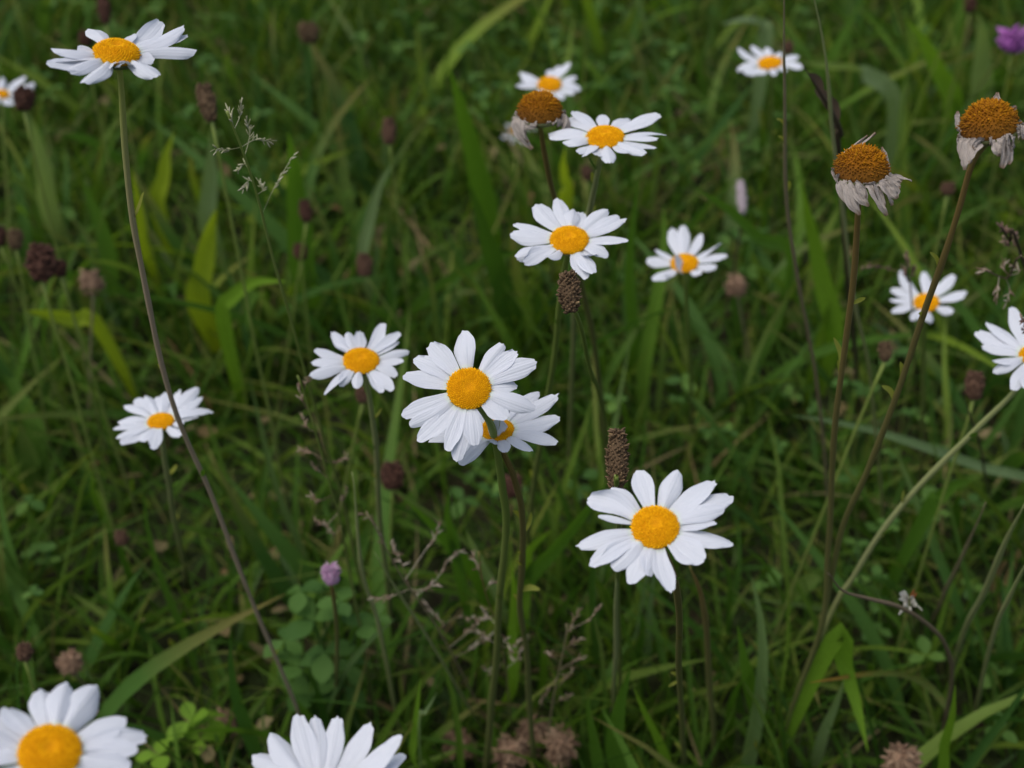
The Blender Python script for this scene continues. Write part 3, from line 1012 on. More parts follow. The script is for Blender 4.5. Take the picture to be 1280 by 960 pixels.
daisy('small white daisy with a dark seed head in front, cut by the left edge', Z12, (8, 347), 27, 0.55, [
    (130, 302, 1.2), (95, 287, 1.1), (125, 335, 1.1), (42, 396, 1.2), (85, 365, 1.0), (-70, 320, 1.1), (-90, 370, 1.1), (-40, 400, 1.1), (10, 290, 1.1), (-40, 290, 1.1)], major=72, D=0.042, base=(18, 430))


# ------------------------------------------------------------------ withered heads
def dead_daisy(label, zoom, c, semi, tips, dome_r=0.009, stem=(), base=None, stem_m='stem_brown', ratio=0.37, roll=0.0, leaves=(), dome=0.95, up_tips=()):
    zx, zy, zs = zoom
    cu, cv = zx + c[0] * zs, zy + c[1] * zs
    depth = dome_r * FPX / (semi * zs)
    n = flower_frame(cu, cv, ratio, roll)
    hgt = dome_r * dome
    C = at(cu, cv, depth) - n * hgt * 0.40
    b0 = on_ground(*base)
    t = thing('withered_daisy', label, 'withered daisy', b0, 'withered daisy heads')
    seed = np.random.default_rng(int(cu * 11 + cv) % 9973)
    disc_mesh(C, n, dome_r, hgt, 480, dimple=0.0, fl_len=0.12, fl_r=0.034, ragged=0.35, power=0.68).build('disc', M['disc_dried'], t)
    MB().lathe(C, n, [(0.0, -dome_r * 0.55), (dome_r * 0.3, -dome_r * 0.5), (dome_r * 0.8, -dome_r * 0.34), (dome_r * 1.04, -dome_r * 0.12), (dome_r * 0.95, -dome_r * 0.03)], 20).build('involucre', M['cup'], t)
    front = -(ray(cu, cv).normalized())
    front = (front - n * front.dot(n)).normalized()
    side = n.cross(front).normalized()
    if side.dot(RIGHT) < 0:
        side = -side
    for az, tu, tv, w, *rest in tips:
        a = math.radians(az)                       # 0 = to the right, 90 = towards the viewer
        out = side * math.cos(a) + front * math.sin(a)
        b = C + out * (dome_r * 0.98) - n * dome_r * 0.05
        db = (b - CAMP).dot(FWD)
        tip = at(zx + tu * zs, zy + tv * zs, db - 0.0005)
        tip = b + (tip - b) * 1.14
        bulge = rest[0] if rest else 0.25
        L_ = (tip - b).length
        c1 = b + out * L_ * bulge + n * L_ * 0.06
        c2 = b.lerp(tip, 0.62) + out * L_ * bulge * 0.55
        path = catmull([b, c1.lerp(b.lerp(tip, 0.3), 0.5), c2, tip], 15)
        k_ = len(path)
        rows, uvs = [], []
        ph = seed.uniform(0, 6.28)
        for i, p in enumerate(path):
            s = i / (k_ - 1)
            tg = (path[min(i + 1, k_ - 1)] - path[max(i - 1, 0)]).normalized()
            sd = tg.cross(out)
            sd = sd.normalized() if sd.length > 1e-3 else tg.orthogonal().normalized()
            up = sd.cross(tg)
            q = Matrix.Rotation(0.9 * math.sin(ph + 2.6 * s), 3, tg)
            sd, up = q @ sd, q @ up
            hw = 0.5 * w * (0.62 + 0.5 * math.sin(math.pi * (0.15 + 0.7 * s))) * (1 - 0.62 * s ** 4) * (1 + 0.16 * math.sin(9 * s + ph))
            row, uvr = [], []
            for k2 in range(9):
                xx = -1 + k2 / 4
                crinkle = 0.14 * w * math.sin(xx * 7.5 + ph + 2.5 * s) * (0.4 + 0.6 * s) + 0.05 * w * math.sin(23 * s + xx * 4 + ph)
                row.append(p + sd * (xx * hw) + up * crinkle)
                uvr.append((k2 / 8, s))
            rows.append(row)
            uvs.append(uvr)
        MB().grid(rows, uvs).build('withered_petal', M['withered'], t)
    path = make_stem(t, C - n * dome_r * 0.45, n, stem, b0, 0.0010, 0.0016, stem_m)
    for lf in leaves:
        stem_leaf(t, lf[0], lf[1], path, lf[2] if len(lf) > 2 else 0.0020)
    return t


Z6 = (1010, 100, 270 / 1280)
W_ = 0.0040
dead_daisy('withered daisy head with grey hanging petals and one petal standing up on its left', Z6, (322, 488), 160, [
    (115, 300, 775, W_), (130, 285, 745, W_), (145, 270, 710, W_), (160, 235, 660, W_ * 0.9), (100, 350, 730, W_), (92, 330, 690, W_ * 0.8), (170, 200, 600, W_ * 0.7), (185, 145, 520, W_ * 0.5, 0.1),
    (72, 455, 780, W_), (60, 440, 735, W_), (48, 490, 725, W_), (36, 515, 690, W_), (25, 530, 640, W_), (12, 545, 600, W_ * 0.8), (4, 597, 597, W_ * 0.5, 0.5), (-20, 440, 415, W_ * 0.5, 0.1),
    (200, 372, 340, W_ * 0.7, 0.05), (206, 330, 352, W_ * 0.5, 0.1), (80, 395, 610, W_ * 0.5)], stem=[(1073, 272), (1068, 350), (1058, 430), (1046, 520), (1040, 600), (1034, 690), (1030, 770), (1000, 860)], base=(958, 985), ratio=0.37, roll=0.10,
    leaves=[((1052, 460), (1042, 422), 0.0019), ((1051, 478), (1047, 450), 0.002), ((1070, 385), (1082, 372), 0.0015)])
dead_daisy('withered daisy head near the right edge with a white petal lying over its top', Z6, (1070, 225), 170, [
    (125, 935, 512, W_), (135, 930, 470, W_), (150, 915, 400, W_ * 0.9), (112, 960, 480, W_), (105, 985, 400, W_ * 0.9), (160, 890, 330, W_ * 0.8), (180, 890, 200, W_ * 0.6, 0.1),
    (62, 1150, 500, W_), (55, 1185, 480, W_), (75, 1130, 440, W_), (45, 1200, 420, W_), (82, 1080, 380, W_ * 0.9), (68, 1170, 400, W_), (15, 1275, 345, W_), (5, 1285, 320, W_), (25, 1260, 300, W_ * 0.9), (-10, 1290, 260, W_ * 0.7),
    (-62, 1225, 165, W_ * 0.9, 0.02), (-80, 1120, 92, W_ * 0.7, 0.05)], stem=[(1216, 205), (1200, 262), (1180, 325), (1152, 400), (1118, 500), (1084, 590), (1052, 660), (1036, 740), (1018, 820)], base=(985, 985), ratio=0.38, roll=-0.05,
    leaves=[((1113, 500), (1102, 482), 0.002), ((1118, 475), (1125, 452), 0.0019), ((1152, 405), (1148, 392), 0.0016), ((1166, 330), (1162, 315), 0.0014)])
dead_daisy('withered brown daisy head in front of the small blurred daisy', Z2, (345, 385), 150, [
    (165, 282, 648, W_ * 1.1), (150, 262, 610, W_), (175, 245, 560, W_), (185, 195, 470, W_ * 0.8), (135, 290, 530, W_), (110, 320, 520, W_),
    (8, 512, 592, W_ * 1.1), (15, 490, 560, W_), (-5, 522, 520, W_), (30, 460, 520, W_), (45, 430, 510, W_ * 0.9), (-15, 515, 430, W_ * 0.9), (70, 390, 500, W_ * 0.8)], stem=[(680, 190), (690, 240), (715, 320), (727, 360), (748, 468)], base=(762, 640), ratio=0.38, stem_m='stem_brown', dome=0.95)


# ------------------------------------------------------------------ plantain seed heads
def seed_head_mesh(c, d, r, l, n_scales, rag=0.3, sc=0.22, ln=0.5, up_=0.7):
    mb = MB()
    d = d.normalized()
    f = lambda t: math.sin(math.pi * (0.06 + 0.88 * t)) ** 0.55
    mb.lathe(c, d, [(0, -l / 2)] + [(r * 0.86 * f(t), (t - 0.5) * l) for t in (0.03, 0.12, 0.25, 0.4, 0.55, 0.7, 0.84, 0.95)] + [(0, l / 2)], 12)
    a = d.orthogonal().normalized()
    b = d.cross(a)
    for i in range(n_scales):
        t = (i + 0.5) / n_scales
        ang = i * 2.39996
        rad = a * math.cos(ang) + b * math.sin(ang)
        p = c + d * ((t - 0.5) * l) + rad * (r * 0.74 * f(t))
        q = (rad + d * up_ + Vector(rng.normal(0, rag, 3))).normalized()
        mb.bead(p, q, r * sc * rng.uniform(0.6, 1.2), r * ln * rng.uniform(0.5, 1.35), 4, 0.5)
    return mb


def plantain(label, top, bot, width, depth, m='seed_brown', base=None, stem=(), scales=110, stem_m='stem_green', r0=0.0008, name='plantain_head', group='brown plantain seed heads', cat='plantain', sc=0.22, ln=0.5, up_=0.7, rag=0.3):
    A, B = at(top[0], top[1], depth), at(bot[0], bot[1], depth + 0.002)
    C, d = (A + B) * 0.5, (A - B)
    b0 = on_ground(*base) if base else ground_at(B.x + rng.normal(0, 0.025), B.y + rng.uniform(0.0, 0.04))
    t = thing(name, label, cat, b0, group)
    seed_head_mesh(C, d, width * 0.46 * depth / FPX, d.length, scales, rag, sc, ln, up_).build('seed_head', M[m], t)
    make_stem(t, B + d * 0.08, d, stem, b0, r0, r0 * 1.25, stem_m)
    return t


plantain('brown plantain seed head directly under the middle daisy', (709, 341), (714, 391), 29, 0.50, base=(762, 640), stem=[(722, 398), (740, 465), (754, 515)], scales=170, sc=0.17)
plantain('brown plantain seed head standing just above the big lower daisy', (772, 538), (771, 614), 30, 0.47, base=(775, 900), stem=[(772, 640)], scales=240, sc=0.15)
PL = [
    ('blurred brown plantain head beside the pale grass panicle at upper left', (253, 106), (265, 152), 24, 0.72, 'seed_brown', None),
    ('small reddish brown seed head up the slope left of the withered daisy', (486, 148), (487, 181), 19, 0.95, 'seed_red', None),
    ('dark brown seed head hanging in front of the small daisy at the left edge', (30, 111), (30, 139), 26, 0.80, 'seed_dark', None),
    ('dark brown head above the tallest daisy at the top edge', (128, -6), (132, 30), 17, 1.0, 'seed_dark', None),
    ('brown head peeping from behind the left petals of the tallest daisy', (108, 40), (106, 58), 18, 1.0, 'seed_dark', None),
    ('blurred brown seed head near the top edge right of the tallest daisy', (384, 30), (388, 54), 26, 1.15, 'seed_brown', None),
    ('brown seed head on the right of the pale grass panicle stalk', (380, 250), (384, 278), 17, 0.92, 'seed_dark', None),
    ('brown seed head just below another beside the panicle stalk', (375, 306), (377, 326), 19, 0.95, 'seed_dark', None),
    ('round brown head at the left edge beside a very dark broad one', (18, 288), (20, 312), 20, 0.88, 'seed_brown', None),
    ('brown head cut by the left edge next to a round brown head', (-2, 284), (0, 308), 18, 0.88, 'seed_dark', None),
    ('large very dark brown dried head at the left above yellow blades', (50, 308), (52, 352), 36, 0.78, 'seed_dark', None),
    ('smaller dark head touching the large very dark dried head', (74, 326), (76, 346), 18, 0.80, 'seed_dark', None),
    ('blurred brown seed head above the daisy left of centre', (455, 318), (457, 346), 20, 0.95, 'seed_red', None),
    ('small brown bud head between the two slanting stems of withered daisies', (1106, 428), (1107, 452), 18, 0.70, 'seed_brown', None),
    ('dark brown seed head below the daisy cut by the picture edge', (1219, 466), (1217, 500), 24, 0.72, 'seed_red', None),
    ('round reddish seed head below the right withered daisy', (1186, 229), (1184, 244), 18, 0.85, 'seed_red', None),
    ('reddish seed head low on the far left slope under the edge daisy', (152, 664), (153, 682), 18, 0.80, 'seed_red', None),
    ('small brown bud in the grass above the bottom left daisy', (30, 806), (31, 826), 20, 0.68, 'seed_red', None),
    ('dark head under the left daisy in the shade of the grass', (490, 580), (491, 612), 30, 0.80, 'seed_dark', None),
    ('dull brown head in the grass left of the middle daisy stem', (640, 596), (642, 622), 26, 0.80, 'seed_dark', None),
    ('reddish brown head hidden behind the left daisy stem', (452, 486), (454, 504), 18, 0.78, 'seed_red', None),
    ('tiny brown head beside the far daisy at the top', (985, 52), (986, 68), 14, 1.1, 'seed_red', None),
    ('blurred brown head far right of the thin upright stalks at the top', (1212, -4), (1213, 16), 16, 1.15, 'seed_dark', None),
    ('brown bud behind the soft focus daisy stem', (733, 208), (735, 226), 15, 1.0, 'seed_red', None),
]
for lb, tp, bt, wd, dp, mm, bs in PL:
    plantain(lb, tp, bt, wd, dp, mm, bs, scales=170, stem_m='stem_green', sc=0.15)

# ------------------------------------------------------------------ pink and lilac flowers
plantain('pink clover bloom above a tuft of clover leaves', (413, 709), (414, 731), 24, 0.66, 'pink', base=(420, 905), stem=[(417, 745), (421, 800)], scales=120, stem_m='stem_brown', r0=0.0009, name='pink_clover', group='clover flowers', cat='clover flower', sc=0.16, ln=0.7, up_=1.3)
plantain('bright purple flower at the upper right corner of the meadow', (1268, 40), (1264, 66), 34, 1.05, 'purple', scales=90, name='purple_flower', group='purple flowers', cat='purple flower', sc=0.17, ln=0.9, up_=0.9, rag=0.5)
plantain('pale lilac narrow flower spike in the blurred grass above the soft focus daisy', (925, 226), (929, 268), 13, 0.95, 'lilac', scales=70, stem_m='stem_dark', name='lilac_flower_spike', group='lilac flowers', cat='flower spike', sc=0.3)

# dried clover heads in the bottom centre and right
DR = [('tan dried clover head at the bottom edge right of centre, the palest one', (702, 912), (700, 952), 40, 0.70), ('brown dried clover head beside the palest one at the bottom edge', (668, 900), (664, 938), 36, 0.72),
      ('dull brown dried clover head rising at the bottom between grass stems', (640, 926), (638, 958), 40, 0.70), ('tan dried head in the lower right corner of the grass', (1128, 938), (1128, 972), 44, 0.62),
      ('brown dried clover head above the bottom left daisy petals', (88, 818), (88, 838), 28, 0.74), ('rusty dried head between the two foreground daisies', (278, 892), (280, 918), 34, 0.74), ('dark rusty dried head right of the foreground petals', (572, 916), (574, 946), 40, 0.74),
      ('pale brown dried clover in the left of the meadow below a dark head', (112, 340), (117, 366), 28, 0.86), ('blurred pinkish brown dried head right of the soft focus daisy', (920, 345), (921, 368), 26, 0.92)]
for lb, tp, bt, wd, dp in DR:
    plantain(lb, tp, bt, wd, dp + 0.07, 'dried_flower', scales=230, name='dried_clover', group='dried clover heads', cat='dried clover', stem_m='stem_straw', sc=0.12, ln=0.65, up_=-0.2, rag=0.9)

# clover tufts: each leaf of the near tuft is a part
t = thing('clover_plant', 'tuft of light green three lobed clover leaves under the pink clover bloom', 'clover plant', on_ground(415, 905))
for (u, v, h_, s_) in [(392, 775, 0.115, 0.0165), (425, 752, 0.13, 0.012), (452, 782, 0.11, 0.014), (375, 738, 0.125, 0.012), (405, 815, 0.09, 0.016), (372, 832, 0.075, 0.017), (440, 830, 0.075, 0.013), (388, 868, 0.055, 0.017), (430, 858, 0.055, 0.015), (470, 772, 0.1, 0.010), (355, 800, 0.085, 0.012), (405, 730, 0.13, 0.011)]:
    p = at_height(u, v, h_)
    V_, F_, UV_ = [], [], []
    trefoil(V_, F_, UV_, np.array(p), rng.uniform(0, 6.28), rng.normal(0.15, 0.35), s_ * 1.15, rng)
    mb = MB()
    for q, uv in zip(V_, UV_):
        mb.add(q, uv)
    mb.f = [tuple(f) for f in F_]
    b0 = ORIGIN[t.name] + Vector((rng.normal(0, 0.012), rng.normal(0, 0.012), -0.005))
    mb.tube(catmull([p, p.lerp(b0, 0.5) + Vector((rng.normal(0, 0.006), 0.004, 0)), b0], 8), 0.0006, 5)
    mb.build('clover_leaf', M['clover'], t)
t = thing('clover_plant', 'small bright clover leaves on the ground above the gap between foreground daisies', 'clover plant', on_ground(250, 930))
for (u, v, h_, s_) in [(238, 902, 0.05, 0.014), (262, 897, 0.05, 0.013), (250, 925, 0.04, 0.012), (195, 945, 0.05, 0.012)]:
    p = at_height(u, v, h_)
    V_, F_, UV_ = [], [], []
    trefoil(V_, F_, UV_, np.array(p), rng.uniform(0, 6.28), rng.normal(0.15, 0.35), s_ * 1.15, rng)
    mb = MB()
    for q, uv in zip(V_, UV_):
        mb.add(q, uv)
    mb.f = [tuple(f) for f in F_]
    b0 = ORIGIN[t.name] + Vector((rng.normal(0, 0.012), rng.normal(0, 0.012), -0.005))
    mb.tube(catmull([p, p.lerp(b0, 0.5) + Vector((0.004, 0.004, 0)), b0], 8), 0.0006, 5)
    mb.build('clover_leaf', M['blade_bright'], t)


# ------------------------------------------------------------------ conspicuous single blades
def blade(label, pts, w, m='blade_mid', h0=0.0, h1=0.14, tipw=0.15, flat=0.3, name='grass_leaf', basew=0.6, face=None):
    """pts: photo pixels from foot to tip; heights run from h0 to h1"""
    k_ = len(pts)
    P3 = []
    far = pts[0][1] < 450
    h0, h1 = (h0 + 0.06, h1 + 0.085) if far else (h0 + 0.035, h1 + 0.045)
    w = w * (1.25 if far else 0.9)
    for i, (u, v) in enumerate(pts):
        s = i / (k_ - 1)
        hh = h0 + (h1 - h0) * s
        P3.append(at_height(u, v, hh))
    foot = ground_at(P3[0].x, P3[0].y)
    if h0 > 0.02:
        P3 = [ground_at(P3[0].x * 1.25 - P3[1].x * 0.25 + rng.normal(0, 0.006), P3[0].y + 0.035) - Vector((0, 0, 0.004))] + P3
    else:
        P3[0].z = foot.z - 0.004
    foot = P3[0] + Vector((0, 0, 0.004))
    path = catmull(P3, 18)
    k_ = len(path)
    ws = []
    for i in range(k_):
        s = i / (k_ - 1)
        ws.append(w * 0.86 * min(1, basew + 1.4 * s) * (1 - max(0, (s - 0.15) / 0.85) ** 2.0 * (1 - tipw * 0.3)) * (1 + 0.05 * math.sin(s * 17 + w * 4000)))
    mb = MB().ribbon(path, ws, face or (-FWD + Vector((rng.normal(0, 0.4), 0, 0))), flat, 5, twist=rng.normal(0, 0.25))
    o = mb.build(name, M[m], None, origin=foot)
    o['label'] = label
    o['category'] = 'leaf blade'
    o['group'] = 'broad blades standing out of the grass'
    return o


BL = [
    ('long dull green blade sloping up to the lower brown plantain head', [(655, 735), (690, 690), (725, 648), (762, 600)], 0.0125, 'blade_mid', 0.06, 0.20),
    ('short yellow green leaf beside the dark stem left of the big lower daisy', [(650, 780), (655, 730), (660, 690), (690, 662)], 0.013, 'blade_bright', 0.03, 0.13),
    ('yellow green upright leaf between the two stems below the central daisies', [(640, 860), (640, 800), (642, 745), (640, 705)], 0.0085, 'blade_bright', 0.02, 0.14),
    ('broad green blade sloping down right under the left daisy', [(598, 722), (570, 690), (540, 655), (506, 624)], 0.0115, 'blade_mid', 0.05, 0.15),
    ('upright bright blade crossing above the broad sloping one', [(572, 700), (566, 665), (560, 640), (562, 615)], 0.010, 'blade_mid', 0.08, 0.16),
    ('slim blue green blade left of the central stems', [(620, 740), (605, 710), (592, 683), (582, 662)], 0.0075, 'blade_pale', 0.05, 0.13),
    ('long pale blade lying across the grass at the right', [(1300, 612), (1230, 585), (1160, 560), (1090, 538), (1030, 525), (990, 520)], 0.0085, 'blade_dull', 0.07, 0.09),
    ('broad bright blade upright behind the left withered head', [(1045, 420), (1030, 350), (1015, 280), (1002, 226)], 0.0165, 'blade_bright', 0.02, 0.15),
    ('pale green blade arching left below the left withered head', [(985, 320), (950, 300), (910, 262), (868, 236)], 0.0105, 'blade_mid', 0.06, 0.16),
    ('broad light blade upright at the upper left beyond the panicle', [(378, 345), (373, 280), (366, 215), (360, 165)], 0.020, 'blade_mid', 0.02, 0.16),
    ('short yellowish leaf low at the left of the panicle stalk', [(248, 380), (254, 335), (262, 290), (270, 262)], 0.017, 'blade_yellow', 0.02, 0.10),
    ('pale grey green blade standing below the plantain head at upper left', [(262, 285), (264, 235), (266, 190), (262, 160)], 0.016, 'blade_pale', 0.02, 0.13),
    ('rounded yellow green blade tip just right of the tall daisy stem', [(200, 260), (206, 225), (212, 190), (218, 166)], 0.017, 'blade_yellow', 0.02, 0.11),
    ('narrow yellow blade running alongside the tall daisy stem', [(184, 318), (178, 285), (172, 245), (165, 212)], 0.0085, 'blade_yellow', 0.02, 0.13),
    ('pale blade leaning right in the middle of the upper left grass', [(455, 330), (463, 280), (475, 235), (490, 205)], 0.012, 'blade_pale', 0.02, 0.13),
    ('tall dark pointed blade beyond the middle daisy', [(612, 290), (598, 220), (580, 150), (562, 85)], 0.019, 'blade_mid', 0.0, 0.19),
    ('dark leaning blade in front of the tall dark pointed one', [(640, 400), (622, 340), (606, 290), (588, 232)], 0.017, 'blade_dark', 0.0, 0.15),
    ('pale bent blade high in the grass left of the far daisy', [(956, 60), (950, 32), (930, 26), (903, 30)], 0.013, 'blade_pale', 0.10, 0.14),
    ('flat pale blade lying level right of the far daisy', [(1120, 130), (1078, 92), (1040, 84), (1003, 78)], 0.015, 'blade_pale', 0.06, 0.13),
    ('yellow green blade pointing up left near the top right corner', [(1190, 135), (1172, 90), (1152, 52), (1132, 24)], 0.018, 'blade_bright', 0.03, 0.14),
    ('grey green blade upright by the purple flower', [(1225, 130), (1228, 90), (1228, 50), (1222, 16)], 0.020, 'blade_pale', 0.03, 0.13),
    ('pale blade at the left edge under the cut daisy', [(60, 260), (55, 220), (45, 175), (32, 135)], 0.016, 'blade_pale', 0.02, 0.12),
    ('yellow blade lying level at the left below dark dried heads', [(125, 408), (95, 400), (60, 393), (30, 388)], 0.012, 'blade_yellow', 0.05, 0.07),
    ('bright blade in the lower left centre above the foreground petals', [(520, 955), (519, 920), (522, 885), (526, 848)], 0.0070, 'blade_bright', 0.04, 0.15),
    ('slim pale blade leaning right beside the bright low blade', [(524, 905), (532, 890), (540, 877), (546, 866)], 0.0030, 'blade_pale', 0.09, 0.12),
    ('broad bright ribbon blade hanging down at the lower right', [(1042, 800), (1055, 830), (1070, 880), (1085, 940)], 0.0125, 'blade_bright', 0.13, 0.05),
    ('broad mid green blade left of the ribbon blade at the lower right', [(950, 905), (940, 870), (930, 830), (922, 782)], 0.0150, 'blade_mid', 0.0, 0.13),
    ('orange tipped dry blade lying level across the lower right stems', [(1190, 905), (1165, 862), (1130, 843), (1085, 842), (1045, 848), (1012, 853)], 0.0056, 'blade_tip_orange', 0.02, 0.12),
    ('broad pale leaf lying below the long pale blade at the right', [(1160, 640), (1175, 622), (1195, 606), (1216, 600)], 0.0125, 'blade_mid', 0.09, 0.13),
    ('blue green blade crossing below the ribbon blade at the lower right', [(1015, 955), (1030, 915), (1045, 880), (1055, 850)], 0.0085, 'blade_pale', 0.0, 0.12),
    ('light blade in the bottom right corner in front of a dark stem', [(1172, 975), (1180, 930), (1190, 895), (1194, 856)], 0.0080, 'blade_bright', 0.03, 0.14),
    ('broad bright blade in the bottom centre under the big lower daisy', [(775, 975), (768, 930), (775, 880), (788, 835)], 0.0150, 'blade_mid', 0.0, 0.12),
    ('second broad blade in the bottom centre, left of the brightest', [(752, 970), (745, 930), (738, 895), (735, 870)], 0.0105, 'blade_mid', 0.0, 0.10),
    ('dark leafy blade straight below the big lower daisy', [(745, 770), (742, 745), (742, 720), (745, 690)], 0.0110, 'blade_dark', 0.06, 0.15),
    ('narrow bright blade in the bottom centre leaning to the left', [(835, 960), (822, 925), (805, 890), (792, 860)], 0.0070, 'blade_bright', 0.02, 0.12),
    ('yellow green blade arching over left of the panicle stalk', [(280, 400), (290, 372), (320, 352), (358, 352)], 0.011, 'blade_bright', 0.06, 0.12),
    ('tall grass blade behind the soft focus daisy', [(795, 440), (790, 370), (790, 300), (800, 215)], 0.011, 'blade_mid', 0.0, 0.19),
    ('yellow green blade between the daisy and the withered head beyond', [(706, 245), (704, 225), (702, 205), (706, 185)], 0.012, 'blade_yellow', 0.05, 0.12),
]
for lb, pts, w, mm, a_, b_ in BL:
    blade(lb, pts, w, mm, a_, b_)


# ------------------------------------------------------------------ stalks and grass panicles
def panicle(label, axis, depth_top, base, branches, m='spikelet', stem_m='stem_straw', r=0.0006, name='grass_panicle', cat='grass panicle', sz=0.0030, dens=10, thick=0.00042):
    """axis: photo pixels from the top down; branches: (pixels from the axis outwards)"""
    top = at(axis[0][0], axis[0][1], depth_top)
    b0 = on_ground(*base)
    t = thing(name, label, cat, b0, 'grass panicles')
    path = make_stem(t, top, None, axis[1:], b0, r * 0.6, r * 1.2, stem_m)
    if branches:
        mb = MB()
        mb.tube([q for q in path[:max(4, int(len(path) * 0.75))]], r * 0.45, 5)
        for br in branches:
            foot = min(path, key=lambda q: ((q - CAMP) - ray(*br[0]) * ((q - CAMP).dot(FWD))).length)
            dd = (foot - CAMP).dot(FWD)
            pts = [foot] + [at(u, v, dd + rng.uniform(-0.006, 0.006)) for u, v in br[1:]]
            cp = catmull(pts, 10)
            mb.tube(cp, 0.00013, 4, cap=False)
            k_ = len(cp)
            for i in range(dens * 2):
                s = 0.35 + 0.65 * (i + 1) / (dens * 2)
                f_ = s * (k_ - 1)
                i0 = min(k_ - 2, int(f_))
                p = cp[i0].lerp(cp[i0 + 1], f_ - i0)
                dr = (cp[i0 + 1] - cp[i0]).normalized()
                q = (dr + Vector(rng.normal(0, 0.45, 3))).normalized()
                mb.bead(p + q * 0.0005, q, thick * rng.uniform(0.45, 0.85), sz * rng.uniform(0.55, 1.0), 4, 0.5)
        mb.build('seed_branches', M[m], t)
    return t


panicle('pale green open grass panicle right of the blurred plantain head at upper left', [(284, 140), (306, 195), (325, 255), (341, 320), (362, 400), (385, 485), (405, 555), (425, 610), (437, 660)], 0.50, (470, 830), [
    [(296, 165), (290, 150), (286, 138)], [(300, 182), (286, 187), (270, 186)], [(303, 180), (318, 175), (336, 176)], [(290, 158), (300, 145), (302, 128)], [(312, 215), (306, 205), (298, 212)], [(330, 265), (340, 240), (350, 222), (366, 195)], [(318, 235), (312, 225), (305, 235)], [(322, 248), (328, 238), (324, 228)], [(310, 190), (312, 170), (309, 153)]],
    'spikelet_green', 'stem_green', 0.0007, sz=0.0032, dens=7, thick=0.00045)
panicle('pinkish grass panicle at the left of centre with tufts along a thin stalk', [(372, 470), (392, 540), (412, 610), (432, 680)], 0.60, (470, 905), [
    [(378, 490), (382, 480), (388, 470)], [(385, 515), (378, 500), (374, 482)], [(395, 545), (385, 535), (378, 520)], [(400, 570), (388, 565), (376, 562)], [(404, 580), (418, 578), (433, 572)], [(410, 600), (400, 590), (390, 580)], [(412, 622), (400, 626), (390, 620)], [(418, 640), (408, 655), (396, 652)], [(420, 640), (428, 625), (434, 610)], [(428, 665), (418, 668), (408, 658)]],
    'spikelet_pink', 'stem_green', 0.0006, sz=0.0034, dens=6)
panicle('spreading reddish grass panicle with pale tips left of the central stems', [(458, 640), (500, 715), (540, 775), (580, 845)], 0.60, (612, 905), [
    [(500, 715), (485, 690), (470, 655), (452, 640)], [(505, 725), (530, 690), (545, 670), (548, 655)], [(510, 740), (490, 745), (468, 748)], [(510, 742), (525, 738), (545, 730)], [(560, 800), (555, 785), (545, 770), (532, 755)], [(565, 810), (585, 790), (600, 775)], [(570, 820), (590, 810), (612, 795)], [(520, 745), (545, 725), (560, 700), (575, 690)], [(515, 735), (500, 700), (490, 680)], [(548, 780), (570, 772), (585, 772), (612, 774)]],
    'spikelet', 'stem_straw', 0.0005, sz=0.0042, dens=8)
panicle('brown grass panicle with pale spikelets right beside the central stems', [(598, 690), (606, 740), (622, 790), (634, 850)], 0.62, (640, 940), [
    [(604, 730), (598, 712), (592, 695)], [(606, 740), (612, 730), (618, 728)], [(618, 785), (610, 770), (604, 762)], [(625, 805), (612, 800), (600, 790)], [(626, 810), (640, 808), (655, 798)], [(628, 825), (618, 840), (606, 836)], [(630, 835), (645, 825), (652, 812)], [(622, 790), (632, 800), (640, 820)]],
    'spikelet', 'stem_brown', 0.0005, sz=0.0038, dens=7)
panicle('reddish grass panicle right of the central stems with thin spread branches', [(708, 780), (700, 830), (690, 880), (684, 920)], 0.66, (684, 965), [
    [(705, 800), (712, 785), (722, 765)], [(700, 830), (690, 820), (680, 815)], [(700, 835), (715, 828), (730, 822)], [(696, 850), (685, 862), (676, 880)], [(694, 860), (705, 850), (716, 838)], [(690, 880), (700, 875), (712, 868)], [(702, 815), (714, 805), (725, 798)], [(708, 790), (735, 775), (748, 760)]],
    'spikelet_pink', 'stem_straw', 0.0005, sz=0.0034, dens=6)
panicle('red brown grass panicle with pale spikelets above the daisy at the right edge', [(1232, 338), (1258, 348), (1290, 352)], 0.60, (1330, 600), [
    [(1250, 345), (1248, 355), (1246, 372)], [(1262, 348), (1256, 338), (1256, 330)], [(1262, 350), (1262, 362), (1258, 378)], [(1240, 340), (1236, 338), (1228, 338)], [(1275, 350), (1274, 340), (1266, 332)]], 'spikelet', 'stem_dark', 0.0005, sz=0.0042, dens=4)
panicle('short purple brown grass spike below the right withered head', [(1252, 283), (1262, 300), (1276, 318)], 0.60, (1330, 520), [
    [(1262, 300), (1258, 292), (1252, 284)], [(1266, 305), (1268, 298), (1265, 290)], [(1270, 310), (1262, 306), (1256, 298)], [(1276, 318), (1272, 308), (1270, 300)]], 'spikelet_dark', 'stem_dark', 0.0007, sz=0.0042, dens=5, thick=0.0008)
panicle('dark purple grass spike touching the petal of the crossed daisy', [(1133, 322), (1135, 350), (1140, 378)], 0.70, (1150, 560), [
    [(1135, 345), (1118, 338), (1095, 333), (1080, 333)], [(1135, 340), (1136, 330), (1134, 318)], [(1136, 352), (1140, 345), (1142, 335)], [(1136, 355), (1132, 345), (1130, 335)]], 'spikelet_dark', 'stem_dark', 0.0005, sz=0.0036, dens=7, thick=0.0006)
